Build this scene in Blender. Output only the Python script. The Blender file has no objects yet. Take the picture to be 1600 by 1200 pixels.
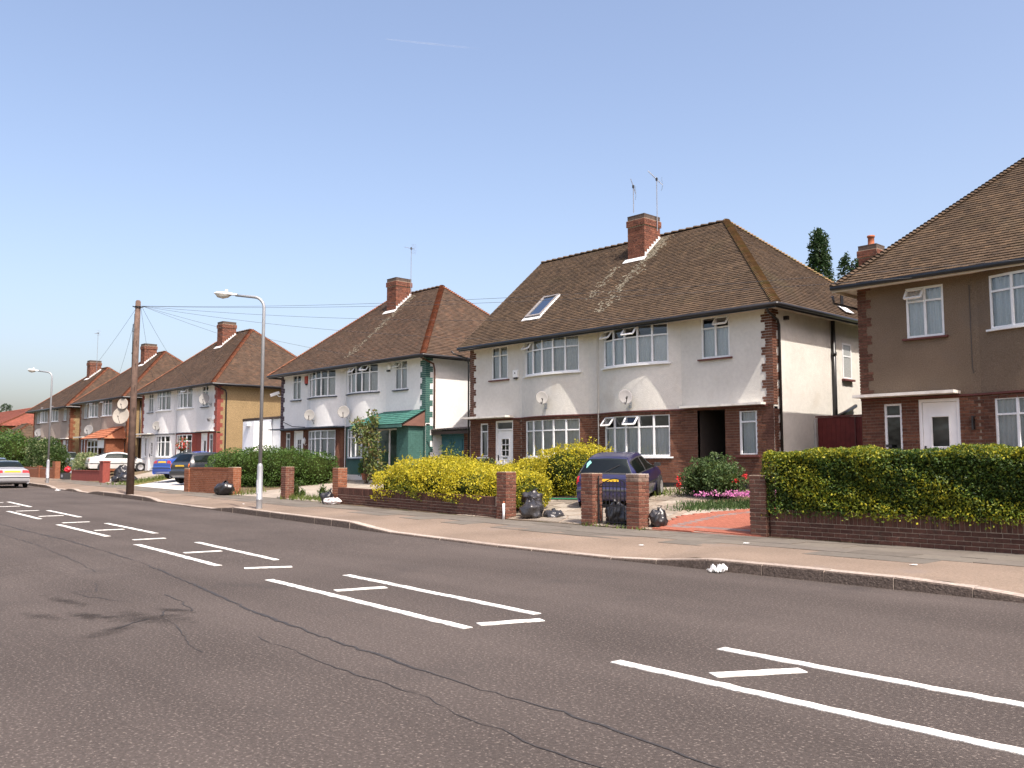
import bpy, math, random
import numpy as np
from mathutils import Vector, Matrix, noise as mnoise

random.seed(7)
rng = np.random.default_rng(7)
S = bpy.context.scene
COL = S.collection
R = math.radians

# ------------------------------------------------------------------ camera, sky, sun, exposure
cam = bpy.data.cameras.new('camera')
cam.sensor_width = 36.0
cam.lens = 36.0 * 1398.0 / 1600.0
cam.clip_start = 0.05
cam.clip_end = 20000
cam_o = bpy.data.objects.new('camera', cam)
COL.objects.link(cam_o)
cam_o.location = (0, 0, 1.55)
cam_o.rotation_euler = (R(90) + math.atan(122 / 1398.0), 0, R(47.2))
S.camera = cam_o

SUN_EL, SUN_AZ = R(56.0), R(-14.0)          # azimuth measured from +X towards +Y
sdir = Vector((math.cos(SUN_EL) * math.cos(SUN_AZ), math.cos(SUN_EL) * math.sin(SUN_AZ), math.sin(SUN_EL)))
W = bpy.data.worlds.new('World')
S.world = W
W.use_nodes = True
nt = W.node_tree
nt.nodes.clear()
sky = nt.nodes.new('ShaderNodeTexSky')
sky.sky_type = 'NISHITA'
sky.sun_disc = False
sky.sun_elevation = SUN_EL
sky.sun_rotation = math.atan2(sdir.x, sdir.y)
sky.altitude = 0
sky.air_density = 1.0
sky.dust_density = 4.1
sky.ozone_density = 3.0
bg = nt.nodes.new('ShaderNodeBackground')
bg.inputs['Strength'].default_value = 0.15
out = nt.nodes.new('ShaderNodeOutputWorld')
tint = nt.nodes.new('ShaderNodeMix')          # camera white balance on the sky light
tint.data_type = 'RGBA'; tint.blend_type = 'MULTIPLY'; tint.inputs[0].default_value = 1.0; tint.inputs[7].default_value = (1.0, .885, .83, 1)
nt.links.new(sky.outputs[0], tint.inputs[6])
nt.links.new(tint.outputs[2], bg.inputs[0])
nt.links.new(bg.outputs[0], out.inputs[0])
sl = bpy.data.lights.new('sun', 'SUN')
sl.energy = 3.1
sl.angle = R(0.5)
sl.color = (1.0, 0.93, 0.84)
sun = bpy.data.objects.new('sun', sl)
COL.objects.link(sun)
sun.rotation_euler = sdir.to_track_quat('Z', 'Y').to_euler()
sun.location = (20, -10, 40)
S.view_settings.view_transform = 'Standard'
S.view_settings.look = 'None'
S.view_settings.exposure = 1.12
S.view_settings.gamma = 1.0
S.view_settings.use_curve_mapping = False
S.render.engine = 'CYCLES'
S.cycles.max_bounces = 6
S.cycles.transparent_max_bounces = 12

# ------------------------------------------------------------------ helpers
def lerp(a, b, t): return a + (b - a) * t
def interp(x, xs, ys): return float(np.interp(x, xs, ys))
def G(X): return 0.005 * max(0.0, -X - 12.0)            # the street climbs gently to the far end
def kerbY(X): return interp(-X, [-40, 4, 12, 16.4, 26, 33, 46, 55, 70, 90, 150], [10.95, 10.95, 11.0, 11.25, 12.1, 12.72, 13.7, 14.5, 16.0, 18.2, 25])
def midY(X): return interp(-X, [-40, 2, 6.6, 11, 13, 17, 19.2, 23.2, 25.7, 30, 40, 60, 90, 150], [5.3, 5.36, 5.5, 5.8, 6.0, 6.3, 6.5, 6.72, 6.98, 7.25, 8.0, 9.9, 12.6, 19])
def frontY(X): return interp(-X, [-40, 5, 9, 12, 16, 21, 25, 29, 34, 38, 53, 61, 80, 150], [14.95, 14.95, 14.85, 14.6, 14.55, 14.9, 15.4, 15.7, 16.0, 16.15, 17.7, 18.6, 20, 24])
def houseZ(X): return interp(-X, [0, 40, 58, 150], [0.8, 0.8, 1.0, 1.0])
def gardenZ(X, Y):
    y0 = frontY(X); z0 = 0.16 + G(X); z1 = houseZ(X)
    if Y <= y0: return z0
    if Y >= 22: return z1
    return z0 + (z1 - z0) * (Y - y0) / (22 - y0)

def link(o, parent=None, local=False):
    COL.objects.link(o)
    if parent is not None:
        o.parent = parent
        if not local:
            p = parent
            t = Vector((0, 0, 0))
            if p.type == 'EMPTY': t = Vector(p.location)
            o.matrix_parent_inverse = Matrix.Translation(-t)
    return o

def thing(name, label, cat, loc=(0, 0, 0), rz=0.0, group=None):
    o = bpy.data.objects.new(name, None)
    o.empty_display_size = 0.2
    COL.objects.link(o)
    o.location = loc
    o.rotation_euler = (0, 0, rz)
    tag(o, label, cat, group)
    return o

def tag(o, label=None, cat=None, group=None, kind=None):
    if label: o['label'] = label
    if cat: o['category'] = cat
    if group: o['group'] = group
    if kind: o['kind'] = kind
    return o

def npmesh(name, v, f, smooth=False):
    """fast mesh from an (n,3) array and an (m,k) face array"""
    v = np.asarray(v, np.float32); f = np.asarray(f, np.int32)
    me = bpy.data.meshes.new(name)
    me.vertices.add(len(v)); me.vertices.foreach_set('co', v.ravel())
    k = f.shape[1]
    me.loops.add(f.size); me.loops.foreach_set('vertex_index', f.ravel())
    me.polygons.add(len(f))
    me.polygons.foreach_set('loop_start', np.arange(0, f.size, k, dtype=np.int32))
    me.polygons.foreach_set('loop_total', np.full(len(f), k, np.int32))
    me.polygons.foreach_set('use_smooth', np.full(len(f), bool(smooth)))
    me.update(calc_edges=True)
    return me

def npobj(name, v, f, mat, parent=None, smooth=False, kind=None, local=False):
    me = npmesh(name, v, f, smooth)
    me.materials.append(mat)
    o = bpy.data.objects.new(name, me)
    link(o, parent, local)
    if kind: o['kind'] = kind
    return o

class MB:
    def __init__(s): s.v = []; s.f = []
    def quad(s, a, b, c, d):
        n = len(s.v); s.v += [tuple(a), tuple(b), tuple(c), tuple(d)]; s.f.append((n, n + 1, n + 2, n + 3)); return s
    def tri(s, a, b, c):
        n = len(s.v); s.v += [tuple(a), tuple(b), tuple(c)]; s.f.append((n, n + 1, n + 2)); return s
    def poly(s, pts):
        n = len(s.v); s.v += [tuple(p) for p in pts]; s.f.append(tuple(range(n, n + len(pts)))); return s
    def box(s, x0, x1, y0, y1, z0, z1):
        n = len(s.v)
        s.v += [(x0, y0, z0), (x1, y0, z0), (x1, y1, z0), (x0, y1, z0), (x0, y0, z1), (x1, y0, z1), (x1, y1, z1), (x0, y1, z1)]
        s.f += [tuple(n + i for i in q) for q in ((3, 2, 1, 0), (4, 5, 6, 7), (0, 1, 5, 4), (1, 2, 6, 5), (2, 3, 7, 6), (3, 0, 4, 7))]
        return s
    def obox(s, c, a, b, d):
        """box with centre c and half-axis vectors a, b, d"""
        c, a, b, d = Vector(c), Vector(a), Vector(b), Vector(d)
        n = len(s.v)
        for k in (-1, 1):
            for i, j in ((-1, -1), (1, -1), (1, 1), (-1, 1)):
                s.v.append(tuple(c + a * i + b * j + d * k))
        s.f += [tuple(n + i for i in q) for q in ((3, 2, 1, 0), (4, 5, 6, 7), (0, 1, 5, 4), (1, 2, 6, 5), (2, 3, 7, 6), (3, 0, 4, 7))]
        return s
    def prism(s, pts, ext):
        """extrude polygon pts along vector ext"""
        n = len(s.v); k = len(pts); e = Vector(ext)
        s.v += [tuple(p) for p in pts] + [tuple(Vector(p) + e) for p in pts]
        s.f.append(tuple(range(n + k - 1, n - 1, -1))); s.f.append(tuple(range(n + k, n + 2 * k)))
        for i in range(k):
            j = (i + 1) % k
            s.f.append((n + i, n + j, n + k + j, n + k + i))
        return s
    def tube(s, pts, r, n=8, caps=True):
        pts = [Vector(p) for p in pts]
        rs = r if isinstance(r, (list, tuple)) else [r] * len(pts)
        base = len(s.v); ref = None
        for i, p in enumerate(pts):
            d = (pts[min(i + 1, len(pts) - 1)] - pts[max(i - 1, 0)]).normalized()
            if ref is None:
                ref = Vector((0, 0, 1)) if abs(d.z) < 0.9 else Vector((1, 0, 0))
            a = d.cross(ref).normalized(); b = a.cross(d).normalized(); ref = b
            for k in range(n):
                t = 2 * math.pi * k / n
                s.v.append(tuple(p + (a * math.cos(t) + b * math.sin(t)) * rs[i]))
        for i in range(len(pts) - 1):
            for k in range(n):
                q = (k + 1) % n
                s.f.append((base + i * n + k, base + (i + 1) * n + k, base + (i + 1) * n + q, base + i * n + q))
        if caps:
            s.f.append(tuple(base + k for k in range(n)))
            s.f.append(tuple(base + (len(pts) - 1) * n + k for k in range(n - 1, -1, -1)))
        return s
    def lathe(s, prof, n=16, c=(0, 0, 0), axis='z'):
        base = len(s.v)
        for (r, z) in prof:
            for k in range(n):
                t = 2 * math.pi * k / n
                p = (r * math.cos(t), r * math.sin(t), z)
                if axis == 'y': p = (p[0], p[2], p[1])
                if axis == 'x': p = (p[2], p[0], p[1])
                s.v.append((p[0] + c[0], p[1] + c[1], p[2] + c[2]))
        for i in range(len(prof) - 1):
            for k in range(n):
                q = (k + 1) % n
                s.f.append((base + i * n + k, base + i * n + q, base + (i + 1) * n + q, base + (i + 1) * n + k))
        return s
    def build(s, name, mat, parent=None, smooth=False, local=False, kind=None, label=None):
        me = bpy.data.meshes.new(name)
        me.from_pydata([tuple(map(float, p)) for p in s.v], [], s.f)
        if smooth: me.polygons.foreach_set('use_smooth', [True] * len(me.polygons))
        me.update()
        me.materials.append(mat)
        o = bpy.data.objects.new(name, me)
        link(o, parent, local)
        if kind: o['kind'] = kind
        if label: o['label'] = label
        return o

# ------------------------------------------------------------------ materials
MATS = {}
def mat(name, col=(.5, .5, .5), rough=.8, var=.12, scale=6.0, bump=0.0, bscale=60.0, rnd=None, cols=None, metal=0.0, spec=.4,
        coat=0.0, transl=0.0, big=0.0, bigscale=.5, speck=None, stain=None, streak=None, ramp='LINEAR'):
    if name in MATS: return MATS[name]
    m = bpy.data.materials.new(name); m.use_nodes = True
    t = m.node_tree; N = t.nodes; L = t.links
    b = N['Principled BSDF']
    geo = N.new('ShaderNodeNewGeometry')
    def nz(sc, det=3.0):
        n = N.new('ShaderNodeTexNoise'); n.inputs['Scale'].default_value = sc; n.inputs['Detail'].default_value = det
        L.new(geo.outputs['Position'], n.inputs['Vector']); return n
    def mapr(sock, a, bb, c, d):
        n = N.new('ShaderNodeMapRange'); n.inputs[1].default_value = a; n.inputs[2].default_value = bb
        n.inputs[3].default_value = c; n.inputs[4].default_value = d; L.new(sock, n.inputs[0]); return n.outputs[0]
    def rgb(c):
        n = N.new('ShaderNodeRGB'); n.outputs[0].default_value = (*c, 1); return n.outputs[0]
    def mix(fac, a, bb, mode='MIX'):
        n = N.new('ShaderNodeMix'); n.data_type = 'RGBA'; n.blend_type = mode
        if isinstance(fac, (int, float)): n.inputs[0].default_value = fac
        else: L.new(fac, n.inputs[0])
        L.new(a, n.inputs[6]); L.new(bb, n.inputs[7]); return n.outputs[2]
    if rnd:
        if rnd == 'obj':
            src = N.new('ShaderNodeObjectInfo').outputs['Random']
        else:
            src = geo.outputs['Random Per Island']
        cr = N.new('ShaderNodeValToRGB'); cr.color_ramp.interpolation = ramp
        el = cr.color_ramp.elements
        while len(el) < len(cols): el.new(0.5)
        for i, c in enumerate(cols):
            el[i].position = i / max(1, len(cols) - 1); el[i].color = (*c, 1)
        L.new(src, cr.inputs[0]); base = cr.outputs[0]
    else:
        base = rgb(col)
    def scaled(fac_sock, base):
        g = N.new('ShaderNodeCombineColor')
        for i in range(3): L.new(fac_sock, g.inputs[i])
        return mix(1.0, base, g.outputs[0], 'MULTIPLY')
    if var: base = scaled(mapr(nz(scale).outputs[0], .3, .7, 1 - var, 1 + var), base)
    if big: base = scaled(mapr(nz(bigscale, 4).outputs[0], .35, .65, 1 - big, 1 + big), base)
    if streak:
        mp = N.new('ShaderNodeMapping'); mp.inputs['Scale'].default_value = streak[0]; L.new(geo.outputs['Position'], mp.inputs[0]); sn = N.new('ShaderNodeTexNoise'); sn.inputs['Scale'].default_value = 1.0; sn.inputs['Detail'].default_value = 4; L.new(mp.outputs[0], sn.inputs[0])
        base = scaled(mapr(sn.outputs[0], .3, .7, 1 - streak[1], 1 + streak[1]), base)
    if speck:
        sc, lo, hi, c, amt = speck
        base = mix(mapr(nz(sc, 1.5).outputs[0], lo, hi, 0, amt), base, rgb(c))
    if stain:
        sc, lo, hi, c, amt = stain
        base = mix(mapr(nz(sc, 5).outputs[0], lo, hi, 0, amt), base, rgb(c))
    L.new(base, b.inputs['Base Color'])
    b.inputs['Roughness'].default_value = rough
    b.inputs['Metallic'].default_value = metal
    b.inputs['Specular IOR Level'].default_value = spec
    if coat:
        b.inputs['Coat Weight'].default_value = coat; b.inputs['Coat Roughness'].default_value = .05
    if bump:
        bn = N.new('ShaderNodeBump'); bn.inputs['Strength'].default_value = min(1, bump * 1.0); bn.inputs['Distance'].default_value = .012 * max(1, bump)
        L.new(nz(bscale, 3).outputs[0], bn.inputs['Height']); L.new(bn.outputs[0], b.inputs['Normal'])
    if transl:
        tr = N.new('ShaderNodeBsdfTranslucent'); L.new(base, tr.inputs['Color'])
        ms = N.new('ShaderNodeMixShader'); ms.inputs[0].default_value = transl
        L.new(b.outputs[0], ms.inputs[1]); L.new(tr.outputs[0], ms.inputs[2])
        L.new(ms.outputs[0], N['Material Output'].inputs[0])
    MATS[name] = m
    return m

def glassmat(name, tint, refl, tcol=(.93, .95, .94)):
    if name in MATS: return MATS[name]
    m = bpy.data.materials.new(name); m.use_nodes = True
    t = m.node_tree; N = t.nodes; L = t.links
    N.remove(N['Principled BSDF'])
    tr = N.new('ShaderNodeBsdfTransparent'); tr.inputs[0].default_value = (*tcol, 1)
    gl = N.new('ShaderNodeBsdfGlossy'); gl.inputs['Roughness'].default_value = .02; gl.inputs[0].default_value = (*tint, 1)
    geo = N.new('ShaderNodeNewGeometry')
    nn = N.new('ShaderNodeTexNoise'); nn.inputs['Scale'].default_value = 2.2
    bn = N.new('ShaderNodeBump'); bn.inputs['Strength'].default_value = .12; bn.inputs['Distance'].default_value = .05
    L.new(geo.outputs['Position'], nn.inputs[0]); L.new(nn.outputs[0], bn.inputs['Height']); L.new(bn.outputs[0], gl.inputs['Normal'])
    lw = N.new('ShaderNodeFresnel'); lw.inputs[0].default_value = 1.5
    mr = N.new('ShaderNodeMapRange'); mr.inputs[1].default_value = 0; mr.inputs[2].default_value = 1; mr.inputs[3].default_value = refl; mr.inputs[4].default_value = 1
    L.new(lw.outputs[0], mr.inputs[0])
    mx = N.new('ShaderNodeMixShader'); L.new(mr.outputs[0], mx.inputs[0]); L.new(tr.outputs[0], mx.inputs[1]); L.new(gl.outputs[0], mx.inputs[2])
    L.new(mx.outputs[0], N['Material Output'].inputs[0])
    MATS[name] = m
    return m

asphalt = mat('asphalt', (.071, .059, .053), .92, .22, 38, .6, 140, spec=.15, big=.12, bigscale=.35, streak=((.06, .9, 1), .14), speck=(46, .58, .72, (.26, .22, .19), .62), stain=(.8, .60, .76, (.045, .04, .038), .45))
paint = mat('road_paint', (.72, .71, .66), .7, .1, 14, .3, 120, spec=.3, stain=(15, .50, .62, (.20, .175, .155), .6))
tar = mat('tar_seal', (.036, .033, .033), .8, .3, 20, .3, 90, spec=.35)
footway = mat('footway_tarmac', (.188, .143, .108), .92, .15, 26, .5, 130, spec=.2, big=.16, bigscale=.55, speck=(90, .60, .74, (.42, .36, .31), .5), stain=(1.1, .58, .74, (.17, .14, .125), .55))
slabm = mat('paving_slab', ramp='CONSTANT', rough=.9, var=.1, scale=9, bump=.3, bscale=90, rnd='obj', cols=[(0.1157, 0.1016, 0.08526), (0.1368, 0.1202, 0.1017), (0.1473, 0.1304, 0.1082), (0.1263, 0.1119, 0.09383), (0.1333, 0.118, 0.09838), (0.2596, 0.223, 0.1738)], spec=.2, stain=(1.6, .56, .72, (.13, .12, .105), .5))
kerbm = mat('kerb_stone', rough=.9, var=.28, scale=22, bump=.9, bscale=55, rnd='obj', cols=[(.30, .25, .21), (.36, .305, .26), (.32, .265, .225), (.40, .345, .295)], spec=.2, speck=(60, .55, .7, (.18, .145, .12), .6), stain=(4, .55, .7, (.19, .155, .13), .6))
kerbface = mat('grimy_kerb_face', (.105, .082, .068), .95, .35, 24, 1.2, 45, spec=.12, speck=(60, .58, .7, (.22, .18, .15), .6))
earth = mat('earth', (.145, .105, .07), .95, .3, 9, .8, 40, spec=.1, big=.2, bigscale=.8, stain=(2.2, .5, .62, (.09, .10, .035), .7))
ground_far = mat('ground_grass', (.10, .12, .045), .95, .2, 2, .5, 30, spec=.1, big=.2, bigscale=.1)
concrete = mat('pale_concrete', (.30, .26, .215), .9, .12, 7, .3, 80, spec=.2, big=.14, bigscale=.9, stain=(1.5, .55, .72, (.24, .21, .175), .55))
crazy = mat('crazy_paving', rough=.9, var=.14, scale=10, bump=.3, bscale=70, rnd='obj', cols=[(0.198, 0.165, 0.1287), (0.264, 0.2244, 0.1815), (0.1782, 0.1518, 0.1221), (0.3036, 0.2706, 0.2244), (0.2244, 0.1881, 0.1485)], spec=.2)
redblock = mat('red_block_paving', rough=.85, var=.12, scale=12, bump=.4, bscale=80, rnd='isl', cols=[(.265, .092, .06), (.295, .105, .068), (.28, .098, .064)], spec=.2)
greyblock = mat('grey_block_paving', rough=.85, var=.12, scale=12, rnd='isl', cols=[(.17, .12, .11), (.22, .165, .15)], spec=.2)
mortar = mat('mortar', (.36, .285, .215), .95, .2, 14, .3, 80, spec=.1)
mortar_dark = mat('dark_mortar', (.25, .195, .15), .95, .2, 14, .3, 80, spec=.1)
BR = [(.10, .045, .033), (.137, .057, .039), (.168, .072, .048), (.12, .054, .04), (.19, .088, .059)]
brick_o = mat('brick', rough=.9, var=.22, scale=22, bump=.35, bscale=110, rnd='obj', cols=BR, spec=.15, stain=(6, .62, .75, (.33, .25, .19), .5))
brick_q = mat('quoin_brick', rough=.9, var=.22, scale=22, rnd='obj', cols=[(.085, .042, .03), (.12, .058, .04), (.15, .072, .05), (.10, .05, .036)], spec=.15)
brick_i = mat('house_brick', rough=.9, var=.2, scale=14, bump=.3, bscale=110, rnd='isl', cols=[(0.0858, 0.04063, 0.02851), (0.1201, 0.05417, 0.03629), (0.1502, 0.06771, 0.0432), (0.103, 0.04695, 0.03283), (0.1759, 0.08306, 0.05184)], spec=.15)
brick_dark = mat('brown_brick', rough=.9, var=.2, scale=18, bump=.3, bscale=110, rnd='obj', cols=[(0.07225, 0.03696, 0.0288), (0.09775, 0.0484, 0.036), (0.119, 0.05808, 0.0432), (0.085, 0.044, 0.0333)], spec=.15, stain=(5, .60, .75, (.05, .04, .03), .6))
brick_red = mat('red_brick', rough=.9, var=.2, scale=14, bump=.3, bscale=110, rnd='isl', cols=[(0.195, 0.0738, 0.0396), (0.2475, 0.0984, 0.0528), (0.225, 0.0861, 0.0484), (0.2775, 0.123, 0.0704)], spec=.15)
brick_chim = mat('chimney_brick', rough=.9, var=.25, scale=12, rnd='isl', cols=[(0.1258, 0.05084, 0.036), (0.1702, 0.0697, 0.0468), (0.2072, 0.0861, 0.0558), (0.1036, 0.04756, 0.036)], spec=.15)
brick_green = mat('green_painted_brick', (.052, .125, .108), .75, .12, 9, .2, 80, spec=.3, big=.1, bigscale=1.2)
brick_redpaint = mat('red_painted_brick', (.23, .055, .042), .75, .15, 9, .2, 80, spec=.3)
brick_navy = mat('dark_painted_brick', (.055, .03, .045), .8, .15, 9, spec=.3)
st_cream = mat('cream_render', (.62, .598, .548), .9, .05, 9, 1.0, 55, spec=.15, big=.05, bigscale=.9, stain=(1.3, .60, .82, (.50, .44, .36), .5))
st_white = mat('white_render', (.72, .715, .70), .88, .04, 9, .9, 55, spec=.15, big=.04, bigscale=.9, stain=(1.3, .62, .82, (.58, .57, .55), .45))
st_white2 = mat('cool_white_render', (.68, .675, .67), .88, .05, 9, .8, 55, spec=.15, big=.06, bigscale=.9)
st_beige = mat('beige_render', (.34, .285, .245), .92, .08, 12, 1.0, 60, spec=.12, big=.06, bigscale=.8)
st_taupe = mat('brown_pebbledash', (.175, .13, .092), .95, .22, 40, 1.4, 65, spec=.12, big=.10, bigscale=.7, speck=(85, .6, .75, (.34, .30, .26), .5), stain=(.9, .56, .75, (.15, .125, .105), .5))
st_ochre = mat('ochre_pebbledash', (.265, .19, .10), .95, .3, 26, 1.0, 55, spec=.12, big=.08, bigscale=.8)
tile_b = mat('brown_roof_tile', rough=.85, var=.22, scale=3.5, rnd='isl', cols=[(0.0598, 0.04223, 0.02866), (0.07612, 0.05138, 0.03321), (0.08831, 0.05983, 0.03712), (0.06796, 0.04645, 0.03126), (0.1019, 0.06687, 0.04038)], spec=.2, big=.09, bigscale=.55, stain=(.5, .58, .76, (.10, .085, .045), .35))
tile_b2 = mat('red_brown_roof_tile', rough=.85, var=.2, scale=3.0, rnd='isl', cols=[(0.06718, 0.04626, 0.03359), (0.08364, 0.05494, 0.0377), (0.09594, 0.06217, 0.04113), (0.07541, 0.0506, 0.03701), (0.1131, 0.06651, 0.0425)], spec=.2, big=.09, bigscale=.5)
tile_hip = mat('orange_hip_tile', rough=.85, var=.2, scale=9, rnd='isl', cols=[(0.176, 0.0697, 0.0396), (0.232, 0.0935, 0.0504), (0.136, 0.0646, 0.0414)], spec=.2)
tile_moss = mat('mossy_hip_tile', rough=.9, var=.25, scale=8, rnd='isl', cols=[(.16, .105, .055), (.21, .13, .07), (.15, .12, .05)], spec=.2)
tile_green = mat('green_porch_tile', rough=.8, var=.2, scale=7, rnd='isl', cols=[(0.036, 0.12, 0.1), (0.048, 0.152, 0.124), (0.04, 0.132, 0.104)], spec=.3)
tile_orange = mat('terracotta_tile', rough=.8, var=.15, scale=7, rnd='isl', cols=[(0.336, 0.12, 0.06), (0.4, 0.152, 0.08), (0.304, 0.104, 0.052)], spec=.25)
tile_red = mat('red_bungalow_tile', rough=.85, var=.15, scale=3, rnd='isl', cols=[(0.1944, 0.0612, 0.0396), (0.2232, 0.072, 0.0468), (0.1728, 0.0576, 0.0396)], spec=.2, big=.08)
deckm = mat('roof_deck', (.06, .042, .034), .95, .1)
lichen = mat('white_lichen', (.19, .172, .13), .95, .25, 20, spec=.1)
lead = mat('lead_flashing', (.62, .62, .62), .6, .12, 6, spec=.4)
upvc = mat('white_upvc', (.80, .80, .79), .45, .03, 5, spec=.5)
frame_w = mat('white_window_frame', (.74, .75, .75), .5, .05, 6, spec=.45)
slabwhite = mat('white_canopy_paint', (.66, .63, .58), .75, .12, 5, spec=.3, stain=(4, .55, .7, (.38, .33, .28), .5))
sill_red = mat('dark_red_sill', (.115, .035, .03), .6, .15, 8, spec=.4)
sill_navy = mat('dark_blue_sill', (.05, .06, .085), .6, .15, 8, spec=.4)
soffit = mat('cream_fascia', (.60, .53, .44), .75, .08, 5, spec=.3, stain=(3, .58, .74, (.36, .29, .22), .5))
black = mat('black_gutter', (.016, .015, .016), .35, .2, 6, spec=.5)
pipebrown = mat('brown_pipe', (.12, .06, .04), .5, .1, 6, spec=.4)
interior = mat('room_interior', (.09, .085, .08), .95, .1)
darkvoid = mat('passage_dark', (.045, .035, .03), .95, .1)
net = mat('net_curtain', (.88, .88, .87), .95, .05, 24, spec=.05, transl=.25)
curtain_d = mat('grey_curtain', (.70, .69, .67), .95, .08, 16, spec=.05, transl=.2)
glass = glassmat('window_glass', (.9, .95, 1.0), .05)
carglass = glassmat('car_glass', (.9, .95, 1.0), .10, (.22, .27, .26))
steel = mat('galvanised_steel', (.32, .33, .345), .45, .08, 9, metal=.35, spec=.5)
aerial = mat('aerial_metal', (.34, .34, .36), .4, .1, 9, metal=.6)
dishm = mat('dish_light_grey', (.21, .205, .195), .6, .05, 6, spec=.35)
dishd = mat('dish_dark_grey', (.19, .185, .185), .6, .08, 6, spec=.35)
lampglass = mat('lamp_bowl', (.55, .53, .48), .25, .05, 6, spec=.5)
wood = mat('pole_wood', (.115, .078, .062), .9, .25, 5, .5, 50, spec=.15)
wirem = mat('overhead_wire', (.05, .05, .055), .6, 0)
rubber = mat('tyre_rubber', (.022, .022, .023), .85, .15, 10, spec=.2)
alloy = mat('wheel_trim', (.42, .42, .43), .35, .08, 10, metal=.5)
bagm = mat('bin_bag_plastic', (.020, .019, .021), .30, .2, 9, .5, 26, spec=.6)
baggrey = mat('grey_bin_bag_plastic', (.030, .028, .029), .25, .2, 9, .5, 26, spec=.6)
carrier = mat('white_carrier_bag', (.78, .76, .74), .45, .06, 12, .4, 30, spec=.4, transl=.2, stain=(13, .58, .62, (.5, .10, .12), .8))
iron = mat('black_iron', (.014, .014, .015), .5, .2, 12, spec=.4)
plateY = mat('yellow_plate', (.72, .45, .03), .5, .05, 10)
tail_red = mat('red_lens', (.38, .012, .014), .2, .1, 10, spec=.6, coat=.5)
tail_or = mat('orange_lens', (.55, .13, .02), .25, .1, 10, spec=.6)
plastic_dk = mat('dark_plastic', (.03, .03, .032), .6, .1, 10)
def paintm(n, c): return mat(n, c, .32, .03, 3, spec=.55, coat=.8)
bark = mat('bark', (.085, .058, .04), .95, .3, 14, .8, 40, spec=.1)
L_ = lambda n, cols, tr=.35, r=.5: mat(n, rough=r, var=.18, scale=3.2, rnd='isl', cols=cols, transl=tr, spec=.35)
lf_privet = L_('privet_leaf', [(0.018, 0.0435, 0.0104), (0.039, 0.07975, 0.0143), (0.072, 0.1276, 0.0182), (0.03, 0.0638, 0.0117), (0.09, 0.145, 0.0208), (0.255, 0.2755, 0.0364)])
lf_gold = L_('golden_leaf', [(.20, .21, .016), (.38, .34, .02), (.52, .43, .022), (.58, .49, .03), (.33, .31, .02)])
lf_goldg = L_('golden_hedge_green_leaf', [(.07, .11, .014), (.13, .17, .018), (.22, .24, .02), (.42, .37, .022)])
lf_green = L_('green_leaf', [(.035, .075, .014), (.065, .125, .02), (.095, .165, .03), (.05, .10, .018)])
lf_dark2 = L_('hedge_dark_leaf', [(.025, .055, .012), (.045, .085, .018), (.065, .11, .022)])
lf_dark = L_('dark_leaf', [(.022, .05, .016), (.04, .08, .02), (.06, .105, .03)])
lf_bush = L_('bush_leaf', [(.03, .06, .018), (.055, .10, .03), (.085, .14, .04), (.12, .16, .06)])
lf_pale = L_('variegated_leaf', [(.08, .14, .04), (.18, .22, .09), (.36, .37, .20), (.10, .16, .05)])
lf_brown = L_('climber_leaf', [(.06, .10, .025), (.10, .14, .04), (.17, .20, .06), (.18, .12, .05), (.08, .13, .035), (.13, .17, .05)])
lf_grass = L_('grass_blade', [(.06, .10, .02), (.11, .15, .03), (.17, .19, .05)])
lf_con = L_('conifer_spray', [(.012, .03, .010), (.025, .055, .016), (.045, .08, .022)])
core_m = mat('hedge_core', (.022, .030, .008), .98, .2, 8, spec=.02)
pinkm = mat('pink_petal', rough=.7, var=.1, rnd='isl', cols=[(.42, .10, .28), (.55, .17, .38), (.60, .25, .45)], transl=.2)
redm = mat('red_petal', rough=.7, var=.1, rnd='isl', cols=[(.45, .015, .02), (.55, .03, .03)], transl=.2)
terracotta = mat('terracotta_pot', (.36, .12, .06), .85, .15, 9)

# ------------------------------------------------------------------ setting: ground, road, footway, kerb
def sheet(name, xs, yfun0, yfun1, zfun, ny, m, kind='structure', parent=None):
    v = []; f = []
    for x in xs:
        a, b = yfun0(x), yfun1(x)
        for j in range(ny + 1):
            y = lerp(a, b, j / ny)
            v.append((x, y, zfun(x, y)))
    n = ny + 1
    for i in range(len(xs) - 1):
        for j in range(ny):
            f.append((i * n + j, (i + 1) * n + j, (i + 1) * n + j + 1, i * n + j + 1))
    # keep normals up for xs descending or ascending
    if xs[1] < xs[0]: f = [q[::-1] for q in f]
    return npobj(name, v, f, m, parent, kind=kind)

XS = [40 - 1.0 * i for i in range(190)]
MB().quad((-3000, -3000, -.12), (3000, -3000, -.12), (3000, 3000, -.12), (-3000, 3000, -.12)).build('ground', ground_far, kind='structure')
nearY = lambda x: midY(x) - 5.15
road = sheet('road', XS, lambda x: nearY(x) - .05, lambda x: kerbY(x) + .04, lambda x, y: G(x) + .0, 6, asphalt)

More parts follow.
